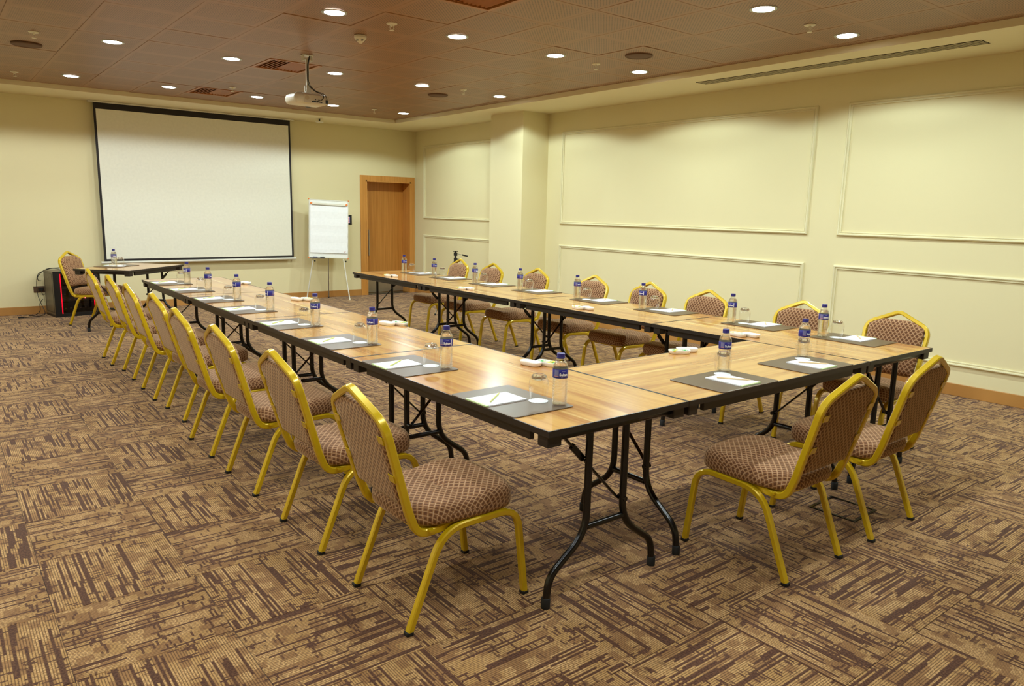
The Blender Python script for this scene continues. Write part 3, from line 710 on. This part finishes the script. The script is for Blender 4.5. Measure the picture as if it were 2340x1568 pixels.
# ------------------------------------------------------------------ place settings
def rr_outline(hx, hy, r, n=4):
    o = []
    for sx, sy, a0 in ((1, 1, 0), (-1, 1, 90), (-1, -1, 180), (1, -1, 270)):
        for q in range(n+1):
            a = math.radians(a0+90*q/n); o.append((sx*(hx-r)+r*math.cos(a), sy*(hy-r)+r*math.sin(a)))
    return o
t = thing('desk_pad', 'x', 'desk pad')
o = rr_outline(.1575, .22, .018); part('pad_surface', MB().loft([[(x, y, 0) for x, y in o], [(x, y, .003) for x, y in o]]).mesh('pad_surface'), PAD, t)
o = rr_outline(.1545, .217, .016); part('pad_border', MB().loft([[(x*1.0, y, .0030) for x, y in o], [(x*.985, y*.99, .0036) for x, y in o], ]).mesh('pad_border'), PAD, t)
mk_pad = Maker(t)
t = thing('notepad', 'x', 'notepad')
part('paper_block', MB().box((-.105, -.0725, 0), (.105, .0725, .005)).mesh('paper_block'), PAPER, t)
part('green_strip', MB().box((-.1052, -.0727, .0), (-.092, .0727, .0053)).mesh('green_strip'), GREENP, t, 'pale green strip along one edge')
mk_note = Maker(t)
def make_pencil(mat):
    t = thing('pencil', 'x', 'pencil'); L_ = .16; hexa = circ(.0036, 6)
    m = MB(); m.loft([[(x, -L_/2, z+.0036) for x, z in hexa], [(x, L_/2-.02, z+.0036) for x, z in hexa]]); part('shaft', m.mesh('shaft'), mat, t)
    m = MB(); m.loft([[(x, L_/2-.02, z+.0036) for x, z in hexa], [(x*.3, L_/2-.004, z*.3+.0036) for x, z in hexa]]); part('sharpened_end', m.mesh('sharpened_end'), PENB, t)
    m = MB(); m.loft([[(x*.3, L_/2-.004, z*.3+.0036) for x, z in hexa], [(x*.03, L_/2, z*.03+.0036) for x, z in hexa]]); part('lead', m.mesh('lead'), LEAD, t)
    return t
mk_peng, mk_penb = Maker(make_pencil(PENG)), Maker(make_pencil(PENB))
N = 72; oo = [(.0392+.0022*abs(math.sin(9*2*PI*k_/N)), 2*PI*k_/N) for k_ in range(N)]
m = MB().loft([[(r_*math.cos(a), r_*math.sin(a), 0) for r_, a in oo], [(r_*math.cos(a), r_*math.sin(a), .0012) for r_, a in oo]])
dl = part('paper_coaster', m.mesh('paper_coaster'), DOILY); tag(dl, 'x', 'coaster'); mk_doily = Maker(dl)
# upturned tumbler
t = thing('drinking_glass', 'x', 'glass')
part('bowl', MB().open_lathe([(.0335, 0), (.0342, .002), (.038, .03), (.041, .055), (.0418, .072), (.040, .085), (.0355, .096), (.030, .104)], 32).mesh('bowl', 179), GLASS, t)
m = MB(); n_ = 18; L = []
for r_, z in ((.001, .088), (.020, .0895), (.031, .097), (.0300, .1045), (.0255, .1105), (.024, .1125), (.017, .1120), (.001, .110)):
    L.append([(r_*(1+.05*(-1)**k_)*math.cos(2*PI*k_/n_), r_*(1+.05*(-1)**k_)*math.sin(2*PI*k_/n_), z) for k_ in range(n_)])
gb = Nt('heavy_glass'); gb.set(Base_Color=(1, 1, 1), Roughness=.0, IOR=1.5, Transmission_Weight=1.0)
tr_ = gb.node('ShaderNodeBsdfTransparent'); mx_ = gb.node('ShaderNodeMixShader'); mx_.inputs[0].default_value = .85
gb.t.links.new(tr_.outputs[0], mx_.inputs[1]); gb.t.links.new(gb.b.outputs[0], mx_.inputs[2]); gb.t.links.new(mx_.outputs[0], gb.out.inputs[0])
m.loft(L); part('thick_base', m.mesh('thick_base', 20), gb.m, t, 'faceted heavy base')
mk_glass = Maker(t)
# water bottle
t = thing('water_bottle', 'x', 'bottle')
bprof = [(.001, .006), (.018, .005), (.024, .001), (.028, .002), (.031, .010)]
z = .016
while z < .100: bprof += [(.0312, z), (.0302, z+.0035), (.0312, z+.007)]; z += .0105
bprof += [(.0295, .106), (.0298, .111), (.0312, .115), (.0312, .154), (.0308, .160), (.0285, .169), (.0240, .178), (.0185, .186), (.0145, .191), (.0138, .199)]
part('bottle_body', MB().open_lathe(bprof, 28).mesh('bottle_body', 60), PLAST, t)
wp = [(.001, .0075), (.020, .007), (.027, .005), (.0297, .012)]+[(.0297-.0011*(q_ % 2), .016+.00525*q_) for q_ in range(17)]+[ (.0285, .108), (.0297, .116), (.0297, .154), (.0270, .169), (.0225, .178), (.001, .178)]
part('water', MB().open_lathe(wp, 28).mesh('water', 60), WATER, t)
m = MB().lathe([(0, .2150), (.0150, .2150), (.0166, .2135), (.0168, .1990), (.0172, .1985), (.0172, .1955), (.0142, .1950), (0, .1950)], 28); part('cap', m.mesh('cap', 35), CAPB, t)
part('neck_ring', MB().lathe([(.0145, .1900), (.0175, .1905), (.0175, .1925), (.0145, .193)], 28).mesh('neck_ring', 40), PLAST, t)
RL = .0318
lb = part('label', MB().open_lathe([(RL-.0002, .1165), (RL, .1168), (RL, .1528), (RL-.0002, .153)], 48).mesh('label', 60), LABB, t, 'blue paper label with white lettering')
part('label_backing', MB().open_lathe([(RL-.0005, .1169), (RL-.0005, .1527)], 40).mesh('label_backing', 60), PAPER, lb)
def arc_panel(a0, a1, z0, z1, r_, mat, name):
    n = 8; vs = []; fs = []
    for q in range(n+1):
        a = a0+(a1-a0)*q/n; vs += [(r_*math.cos(a), r_*math.sin(a), z0), (r_*math.cos(a), r_*math.sin(a), z1)]
    for q in range(n): fs.append((2*q, 2*q+2, 2*q+3, 2*q+1))
    return part(name, MB().add(vs, fs).mesh(name), mat, lb)
def wrap_text(txt, size, z, a_c, r_, mat, name, bold=.0):
    cu = bpy.data.curves.new('txt', 'FONT'); cu.body = txt; cu.size = size; cu.align_x = 'CENTER'; cu.resolution_u = 2; cu.offset = bold
    ob = bpy.data.objects.new('txt', cu); C.objects.link(ob)
    dg = bpy.context.evaluated_depsgraph_get(); me = bpy.data.meshes.new_from_object(ob.evaluated_get(dg)); bpy.data.objects.remove(ob)
    bm = bmesh.new(); bm.from_mesh(me); bmesh.ops.triangulate(bm, faces=bm.faces)
    bmesh.ops.subdivide_edges(bm, edges=[e for e in bm.edges if e.calc_length() > .004], cuts=2)
    for v in bm.verts:
        a = a_c + v.co.x/r_; v.co = Vector((r_*math.cos(a), r_*math.sin(a), z+v.co.y))
    bm.to_mesh(me); bm.free(); me.materials.clear(); return part(name, me, mat, lb)
for k_ in range(2):
    a = k_*PI
    wrap_text('Sultan', .0150, .1270, a, RL+.0004, LABW, 'lettering', .0005)
    arc_panel(a+.68, a+.79, .1200, .1500, RL+.0003, LABW, 'barcode_panel')
    arc_panel(a-1.25, a-.66, .1265, .1505, RL+.0003, LABG, 'picture_panel')
    arc_panel(a-1.25, a-.66, .1235, .1262, RL+.0003, LABP, 'pink_strip')
    wrap_text('0.5 L', .0035, .1195, a-.2, RL+.0004, LABW, 'small_lettering')
    sc_ = [(a-.22+.44*q/14, .1455+.0016*math.sin(q*1.9)) for q in range(15)]
    m = MB()
    for (a0, z0), (a1, z1) in zip(sc_, sc_[1:]):
        R_ = RL+.0004; d_ = .0004
        m.add([(R_*math.cos(a0), R_*math.sin(a0), z0-d_), (R_*math.cos(a1), R_*math.sin(a1), z1-d_), (R_*math.cos(a1), R_*math.sin(a1), z1+d_), (R_*math.cos(a0), R_*math.sin(a0), z0+d_)], [(0, 1, 2, 3)])
    part('script_flourish', m.mesh('script_flourish'), LABW, lb)
mk_bot = Maker(t)
ZT0 = .7508; PZ = ZT0+.0036
def toward(x, y, twist): return math.atan2(-y, -x) + twist
def setting(side, n, pad, padrot, note, noterot, pen, glass, bottle, twist, pencil, where):
    mk_pad((pad[0], pad[1], ZT0), padrot, 'dark brown desk pad, ' + where, 'dark brown desk pads')
    mk_note((note[0], note[1], PZ), noterot, 'white notepad with pale green edge, ' + where, 'white notepads')
    (ax, ay), (bx, by) = pen
    nm = 'pale green' if pencil is mk_peng else 'beige wooden'
    pencil(((ax+bx)/2, (ay+by)/2, PZ+.0055), math.atan2(by-ay, bx-ax)-PI/2, nm + ' pencil lying on the notepad, ' + where, 'pencils on the notepads')
    mk_doily((glass[0], glass[1], PZ), rnd.uniform(0, 3), 'white scalloped paper coaster, ' + where, 'white paper coasters')
    mk_glass((glass[0], glass[1], PZ+.0013), rnd.uniform(0, 3), 'upturned drinking glass, ' + where, 'upturned drinking glasses')
    mk_bot((bottle[0], bottle[1], PZ), toward(bottle[0], bottle[1], twist), 'water bottle with blue label, ' + where, 'water bottles')
LN = [2.115, 2.945, 3.736, 4.528, 5.345, 6.08, 6.864, 7.573]
LT = [.45, .12, -.45, -.30, 1.9, 2.2, 1.2, -.9]
LB = [(1.962, 2.161), (1.955, 2.99), (1.962, 3.775), (1.957, 4.56), (1.962, 5.39), (1.955, 6.115), (1.955, 6.905), (1.962, 7.615)]
LG = [(1.932, 2.258), (1.928, 3.089), (1.924, 3.86), (1.915, 4.648), (1.922, 5.482), (1.913, 6.208), (1.923, 7.01), (1.929, 7.705)]
for n in range(8):
    y = LN[n]; wv = '%s from the camera on the left-hand row' % ORD[n]
    setting('L', n, (1.848, y+.22), 0, (1.797, y+.253), 0, ((1.732, y+.21), (1.868, y+.322)), LG[n], LB[n], LT[n], mk_peng, wv)
RN_ = [2.122, 2.815, 3.678, 4.450, 5.317, 6.05, 6.85, 7.51]
RB = [(4.59, 2.505), (4.58, 3.205), (4.575, 4.067), (4.59, 4.869), (4.585, 5.69), (4.585, 6.462), (4.575, 7.262), (4.56, 7.925)]
RT = [.5, -.45, -.6, .7, 1.1, .9, .8, .9]
RG = [(4.640, 2.432), (4.640, 3.139), (4.645, 4.000), (4.640, 4.793), (4.640, 5.612), (4.640, 6.381), (4.64, 7.19), (4.625, 7.85)]
for n in range(8):
    y = RN_[n]; wv = '%s from the camera on the right-hand row' % ORD[n]
    setting('R', n, (4.6685, y+.22), PI, (4.7195, y+.205), PI, ((4.800, y+.255), (4.68, y+.165)), RG[n], RB[n], RT[n], mk_penb, wv)
for n, (px_, nx, pen, gl, bo) in enumerate(((2.937, 2.955, ((2.912, 2.105), (3.015, 1.962)), (3.038, 2.156), (3.104, 2.198)), (3.650, 3.652, ((3.611, 2.092), (3.722, 1.967)), (3.761, 2.152), (3.826, 2.192)))):
    wv = ['left', 'right'][n] + ' setting on the near end table'
    setting('F', n, (px_, 2.069), PI/2, (nx, 2.036), PI/2, pen, gl, bo, [.55, .95][n], mk_penb, wv)
def S(u, v): return (SCX+u*math.cos(SA)-v*math.sin(SA), SCY+u*math.sin(SA)+v*math.cos(SA))
setting('S', 0, S(.0, .19), SA-PI/2, S(.02, .235), SA-PI/2, (S(-.03, .26), S(.09, .20)), S(-.085, .075), S(-.16, .105), .3, mk_penb, 'on the small lone table by the screen')
# ------------------------------------------------------------------ sweet dishes
def lobe(cx, cyy, hx, hy, n=40):
    o = []
    for k_ in range(n):
        a = 2*PI*k_/n; ca, sa = math.cos(a), math.sin(a); e = .62
        x = abs(ca)**e*(1 if ca > 0 else -1); y = abs(sa)**e*(1 if sa > 0 else -1)
        wv = 1-.16*math.exp(-((x)/.28)**2)*abs(y)**2
        o.append((cx+hx*x, cyy+hy*y*wv))
    return o
def make_dish():
    t = thing('sweet_dish', 'x', 'dish')
    for nm, cx, cyy in (('front_bowl', -.030, -.030), ('rear_bowl', .030, .030)):
        L = []
        for ins, z in ((.86, 0), (.93, .002), (1.0, .016), (1.0, .0215), (.97, .0225), (.93, .0205), (.90, .009), (.5, .008)):
            o = lobe(0, 0, .062, .032)
            L.append([(cx+x*ins, cyy+y*(ins if ins > .6 else ins), z) for x, y in o])
        part(nm, MB().loft(L).mesh(nm, 60), CERAM, t)
    return t
mk_dish = Maker(make_dish())
sweet_me = {}
def sweet(mat, key):
    t = thing('wrapped_sweet', 'x', 'sweet'); m = MB()
    m.lathe([(0, -.010), (.004, -.0095), (.007, -.005), (.0075, 0), (.007, .005), (.004, .0095), (0, .010)], 8, Matrix.Rotation(PI/2, 4, 'X') @ Matrix.Translation((0, 0, 0)))
    part('sweet_body', m.mesh('sweet_body', 60), mat, t)
    for s in (-1, 1):
        m = MB(); L = [[(.002*math.cos(q*PI/3), s*.009, .002*math.sin(q*PI/3)) for q in range(6)], [(.0075*math.cos(q*PI/3)*(1+.3*(-1)**q), s*.018, .0065*math.sin(q*PI/3)*(1+.3*(-1)**q)) for q in range(6)]]
        m.loft(L); part('wrapper_twist', m.mesh('wrapper_twist'), mat, t)
    return Maker(t)
MS = [('green', sweet(SWG, 'g')), ('yellow', sweet(SWY, 'y')), ('pale', sweet(SWW, 'w'))]
DS = [((2.41, 2.82), 'nearest dish of the left-hand row', 1.75), ((2.425, 4.36), 'second dish of the left-hand row', 1.85), ((2.42, 5.91), 'third dish of the left-hand row', 1.8), ((2.43, 7.43), 'farthest dish of the left-hand row', 1.7),
      ((4.155, 2.80), 'nearest dish of the right-hand row', 1.5), ((4.155, 4.33), 'second dish of the right-hand row', 1.4), ((4.145, 6.00), 'third dish of the right-hand row', 1.5), ((4.16, 7.53), 'farthest dish of the right-hand row', 1.4), ((3.345, 2.648), 'dish on the near end table', -.62)]
for (x, y), wv, rz in DS:
    mk_dish((x, y, ZT0), rz, 'white ceramic double sweet dish, ' + wv, 'white sweet dishes')
    if 'farthest dish of the left' in wv: continue
    k_ = 0
    slots = [(-.07, -.035), (-.045, -.022), (-.022, -.038), (.002, -.028), (-.058, -.048), (-.035, -.045)]
    for q, (sx, sy) in enumerate(slots):
        nm, mkr = MS[[0, 1, 2, 0, 1, 2][q]]
        ss = -1 if x > 4 else 1
        sx, sy = sx*ss, sy*ss
        c_, s_ = math.cos(rz), math.sin(rz)
        mkr((x+c_*sx-s_*sy, y+s_*sx+c_*sy, ZT0+.0145+.004*(q > 3)), rnd.uniform(0, 3), 'small %s wrapped sweet in the %s' % (nm, wv), '%s sweets in the %s' % (nm, wv))
# ------------------------------------------------------------------ flip chart easel
t = thing('flipchart_easel', 'white flip chart board on three thin legs left of the door', 'flip chart', (0, 0, 0))
BL, BR_, TLn, TRn = Vector((4.858, 11.53, .705)), Vector((5.490, 11.40, .680)), Vector((4.893, 11.585, 1.648)), Vector((5.545, 11.455, 1.625))
ux = (BR_-BL); Wd = ux.length; ux.normalize(); uz = (TLn-BL); Hd = uz.length; uz = (uz-ux*ux.dot(uz)).normalized(); un = uz.cross(ux)
FM = Matrix(((ux.x, un.x, uz.x, BL.x), (ux.y, un.y, uz.y, BL.y), (ux.z, un.z, uz.z, BL.z), (0, 0, 0, 1)))
part('board', MB().box((.012, -.004, .012), (Wd-.012, .010, Hd-.012), M=FM).mesh('board'), flat('white_board', (244, 244, 236), .3), t)
m = MB()
for a, b in (((0, -.009, 0), (.013, .013, Hd)), ((Wd-.013, -.009, 0), (Wd, .013, Hd)), ((.013, -.009, 0), (Wd-.013, .013, .013)), ((.013, -.009, Hd-.013), (Wd-.013, .013, Hd))): m.box(a, b, M=FM)
part('board_frame', m.mesh('board_frame'), WMET, t)
for a, b in ((0, 0), (Wd, 0), (0, Hd), (Wd, Hd)):
    part('corner_cap', MB().box((a-.009, -.012, b-.009), (a+.009, .015, b+.009), M=FM, ch=.003).mesh('corner_cap'), ORANGE, t, 'orange corner cap')
pm = MB(); n = 14; L = []
for q in range(n+1):
    zz = .085+(Hd-.165)*q/n; dy = -.014-.006*(1-q/n)-.0018*math.sin(q*1.7)
    L.append([FM @ Vector((.022, dy, zz)), FM @ Vector((Wd-.012+.003*math.sin(q*2.1), dy, zz)), FM @ Vector((Wd-.012+.003*math.sin(q*2.1), dy+.003, zz)), FM @ Vector((.022, dy+.003, zz))])
pm.loft(L); part('paper_sheet', pm.mesh('paper_sheet'), PAPER, t, 'large white paper sheet')
part('clamp_bar', MB().box((.02, -.022, Hd-.085), (Wd-.02, -.012, Hd-.055), M=FM, ch=.003).mesh('clamp_bar'), WHITE, t)
part('clamp_edge', MB().box((.05, -.024, Hd-.092), (Wd-.05, -.018, Hd-.085), M=FM).mesh('clamp_edge'), STEEL, t)
for a in (.035, Wd-.035):
    part('clamp_knob', MB().lathe([(0, 0), (.017, 0), (.017, .012), (0, .014)], 16, FM @ Matrix.Translation((a, -.020, Hd-.065)) @ Matrix.Rotation(PI/2, 4, 'X')).mesh('clamp_knob', 40), ORANGE, t, 'orange clamp knob')
part('pen_tray', MB().box((.02, -.05, -.012), (.26, -.009, .006), M=FM, ch=.002).mesh('pen_tray'), flat('tray_grey', (96, 88, 84), .5), t)
part('paper_emblem', MB().add([FM @ Vector(p) for p in ((Wd-.075, -.0225, .10), (Wd-.045, -.0225, .115), (Wd-.05, -.0225, .122), (Wd-.078, -.0225, .105))], [(0, 1, 2, 3)]).mesh('paper_emblem'), flat('pale_red_print', (205, 150, 140), .8), t)
for (x0, z0), f in (((.075, -.01), (4.835, 11.60, 0)), ((Wd-.075, -.01), (5.452, 11.28, 0))):
    top_ = FM @ Vector((x0, .004, z0)); lg = part('leg', MB().sweep([top_, Vector(f)+Vector((0, 0, .01))], circ(.010, 10)).mesh('leg', 50), WMET, t)
    part('leg_knob', MB().lathe([(0, 0), (.013, 0), (.013, .018), (0, .02)], 12, Matrix.Translation(top_.lerp(Vector(f), .06)+Vector((.025, 0, 0))) @ Matrix.Rotation(PI/2, 4, 'Y')).mesh('leg_knob', 40), DARK, lg)
    part('foot_tip', MB().lathe([(0, 0), (.013, 0), (.012, .03), (0, .032)], 12, Matrix.Translation(f)).mesh('foot_tip', 40), WHITE, lg)
top_ = FM @ Vector((Wd*.5, .012, .0)); lg = part('leg', MB().sweep([top_, (5.30, 11.77, .01)], circ(.009, 10)).mesh('leg', 50), GREYM, t)
part('foot_tip', MB().lathe([(0, 0), (.012, 0), (.011, .03), (0, .032)], 12, Matrix.Translation((5.30, 11.77, 0))).mesh('foot_tip', 40), RUB, lg)
# markers on the tray
for q, (a, mt, nm) in enumerate(((.10, CAPB, 'blue'), (.215, DARK, 'black'))):
    o = part('marker_pen', MB().sweep([FM @ Vector((a-.035, -.030, .0135)), FM @ Vector((a+.035, -.030, .0135))], circ(.0065, 8)).mesh('marker_pen', 50), mt); tag(o, '%s marker pen lying on the flip chart tray' % nm, 'marker')
# wall control panel
t = thing('wall_control_panel', 'dark wall control panel half hidden behind the flip chart', 'control panel', (5.725, YF-.0005, 1.313))
part('panel_plate', MB().box((-.058, -.012, -.082), (.058, 0, .082), ch=.003).mesh('panel_plate'), DARK, t)
part('panel_screen', MB().box((-.032, -.0135, -.055), (.022, -.0122, .052)).mesh('panel_screen'), emit('panel_screen_glow', (.10, .12, .28), .25), t)
m = MB()
for q in range(5): m.box((-.008, -.0145, -.045+q*.019), (.010, -.0136, -.036+q*.019))
part('panel_lettering', m.mesh('panel_lettering'), emit('panel_lettering_glow', (.9, .3, .2), .8), t)
# outlet plate with plug
t = thing('wall_socket', 'dark brown wall socket plate left of the rack cabinet', 'socket', (1.135, YF-.0005, .335))
part('socket_plate', MB().box((-.065, -.010, -.042), (.065, 0, .042), ch=.002).mesh('socket_plate'), flat('brown_plate', (96, 70, 52), .4), t)
part('plug', MB().box((-.012, -.045, -.020), (.045, -.0105, .022), ch=.004).mesh('plug'), DARK, t)
# ------------------------------------------------------------------ rack cabinet
t = thing('rack_cabinet', 'black network rack cabinet with red light strips in the far left corner', 'cabinet', (1.250, 11.335, 0), .15)
RW, RD, RH = .565, .405, .608
for nm, a, b, mt in (('side_panel', (0, 0.02, .03), (.012, RD, RH), RACKG), ('side_panel', (RW-.012, .02, .03), (RW, RD, RH), RACKG), ('top_panel', (.012, .02, RH-.012), (RW-.012, RD, RH), RACKG), ('bottom_panel', (.012, .02, .03), (RW-.012, RD, .042), DARK), ('back_panel', (.012, RD-.01, .042), (RW-.012, RD, RH-.012), DARK)):
    part(nm, MB().box(a, b).mesh(nm), mt, t)
part('plinth', MB().box((.0, .005, 0), (RW, RD, .03)).mesh('plinth'), DARK, t)
m = MB()
for a, b in (((0, 0, .03), (.075, .02, RH)), ((RW-.075, 0, .03), (RW, .02, RH)), ((.075, 0, .03), (RW-.075, .02, .05)), ((.075, 0, RH-.03), (RW-.075, .02, RH))): m.box(a, b)
dr = part('glass_door', m.mesh('door_frame_rack'), DARK, t)
part('pane', MB().box((.075, .008, .05), (RW-.075, .012, RH-.03)).mesh('pane'), SMOKED, dr)
for xx in (.078, RW-.090): part('led_strip', MB().box((xx, -.003, .045), (xx+.009, .0, RH-.035)).mesh('led_strip'), RED, dr, 'glowing red light strip')
for zz, hh_, mt in ((.08, .09, DARK), (.20, .05, RACKG), (.27, .10, DARK), (.42, .08, RACKG)):
    eq = part('equipment_panel', MB().box((.09, .06, zz), (RW-.09, .30, zz+hh_), ch=.003).mesh('equipment_panel'), mt, t)
    m = MB()
    for q in range(5): m.box((.13+q*.06, .056, zz+.02), (.15+q*.06, .0595, zz+.032))
    part('equipment_button', m.mesh('equipment_button'), GREYM, eq)
part('power_led', MB().lathe([(0, 0), (.007, 0), (.007, .004), (0, .005)], 12, Matrix.Translation((.38, .0535, .235)) @ Matrix.Rotation(PI/2, 4, 'X')).mesh('power_led', 40), emit('power_led_glow', (1, .1, .15), 12), t, 'glowing red power light')
part('side_lock', MB().lathe([(0, 0), (.010, 0), (.010, .004), (0, .005)], 14, Matrix.Translation((-.0002, .21, .52)) @ Matrix.Rotation(-PI/2, 4, 'Y')).mesh('side_lock', 40), STEEL, t)
m = MB(); m.box((-.002, .05, .06), (-.0003, .054, RH-.03)); m.box((-.002, RD-.03, .06), (-.0003, RD-.026, RH-.03)); m.box((-.002, .054, .06), (-.0003, RD-.03, .064)); m.box((-.002, .054, RH-.034), (-.0003, RD-.03, RH-.03))
part('side_seam', m.mesh('side_seam'), DARK, t)
o = part('network_box', MB().box((1.36, 11.50, .6084), (1.52, 11.58, .625), ch=.003).mesh('network_box'), GREYM); tag(o, 'small grey box lying on top of the rack cabinet', 'device')
cab = [((1.62, 11.66, .613), (1.50, 11.74, .640), (1.36, 11.73, .628), (1.24, 11.78, .62), (1.165, 11.81, .56), (1.12, 11.81, .50), (1.13, 11.815, .455), (1.165, 11.82, .45)),
       ((1.40, 11.62, .613), (1.28, 11.66, .635), (1.12, 11.74, .56), (1.10, 11.765, .40), (1.105, 11.76, .25), (1.14, 11.70, .12), (1.165, 11.62, .03), (1.12, 11.56, .008), (1.0, 11.52, .006), (.90, 11.50, .006)),
       ((1.15, 11.79, .33), (1.165, 11.76, .26), (1.18, 11.735, .27)),
       ((1.165, 11.815, .20), (1.12, 11.80, .15), (1.12, 11.74, .05), (1.06, 11.68, .006), (.98, 11.64, .006))]
for q, pts in enumerate(cab):
    o = part('cable', MB().sweep(fillet(pts, .06, 5), circ(.0042, 6)).mesh('cable', 60), DARK)
    tag(o, ['black cable looping over the top left edge of the rack cabinet', 'black cable running from the rack top down to the carpet', 'short black lead from the wall socket to the rack cabinet', 'black cable behind the rack ending flat on the carpet'][q], 'cable')
part('cable_plug', MB().box((.84, 11.485, .001), (.905, 11.515, .016), ch=.003).mesh('cable_plug'), DARK, o)
# ------------------------------------------------------------------ camera tripod behind the right row
t = thing('camera_tripod', 'black camera tripod with pan handle standing behind the far right chairs', 'tripod', (6.02, 8.98, 0), .2)
for q in range(3):
    a = q*2*PI/3+.5; d_ = Vector((math.cos(a), math.sin(a), 0))
    A = d_*.028+Vector((0, 0, .78)); B = d_*.16+Vector((0, 0, .40)); E_ = d_*.30+Vector((0, 0, .012))
    lg = part('leg', MB().sweep([A, B], circ(.013, 10)).mesh('leg', 50), DARK, t)
    part('lower_leg', MB().sweep([B.lerp(A, .05), E_], circ(.008, 8)).mesh('lower_leg', 50), GREYM, lg)
    part('foot_tip', MB().lathe([(0, 0), (.012, 0), (.011, .025), (0, .027)], 10, Matrix.Translation((E_.x, E_.y, 0))).mesh('foot_tip', 40), RUB, lg)
part('centre_column', MB().lathe([(0, .45), (.012, .45), (.012, .77), (.024, .775), (.026, .83), (.016, .84), (.015, .87), (0, .87)], 14).mesh('centre_column', 40), DARK, t)
m = MB(); m.box((-.02, -.022, .865), (.02, .022, .915), ch=.004); m.box((-.032, -.026, .925), (.032, .026, .937), ch=.003); m.lathe([(0, .91), (.014, .91), (.014, .93), (0, .93)], 12)
part('pan_head', m.mesh('pan_head'), DARK, t)
hd = part('pan_handle', MB().sweep([(.01, -.01, .90), (.10, -.06, .875), (.115, -.07, .870)], circ(.004, 8)).mesh('pan_handle', 50), GREYM, t)
part('grip', MB().sweep([(.085, -.052, .879), (.10, -.06, .875), (.145, -.088, .862), (.155, -.094, .859)], circ(.0105, 10)).mesh('grip', 60), DARK, hd)
m = MB(); m.sweep([(.0, .0, .82), (.05, -.03, .815), (.075, -.045, .80)], circ(.005, 8)); part('lock_lever', m.mesh('lock_lever', 50), DARK, t)
# ------------------------------------------------------------------ floor box frames, paper scrap
for (x, y, rz, lab) in ((3.711, 1.815, .03, 'thin black floor socket frame on the carpet between the two near chairs'), (4.93, 7.40, .02, 'thin black floor socket frame under the far right table row')):
    t = thing('floor_socket', lab, 'floor socket', (x, y, 0), rz); m = MB(); a = .125
    for p, q in (((-a, -a, .0003), (a, -a+.014, .005)), ((-a, a-.014, .0003), (a, a, .005)), ((-a, -a+.014, .0003), (-a+.014, a-.014, .005)), ((a-.014, -a+.014, .0003), (a, a-.014, .005))): m.box(p, q)
    part('socket_frame', m.mesh('socket_frame'), BLACK, t)
m = MB(); m.add([(0, 0, .001), (.09, .015, .001), (.075, .05, .02), (.02, .055, .004), (0, 0, .0015), (.09, .015, .0015), (.075, .05, .0205), (.02, .055, .0045)], [(3, 2, 1, 0), (4, 5, 6, 7), (0, 1, 5, 4), (1, 2, 6, 5), (2, 3, 7, 6), (3, 0, 4, 7)])
o = part('paper_scrap', m.mesh('paper_scrap'), PAPER); o.location = (3.12, 6.50, 0); tag(o, 'small white paper scrap on the carpet between the table rows', 'paper')
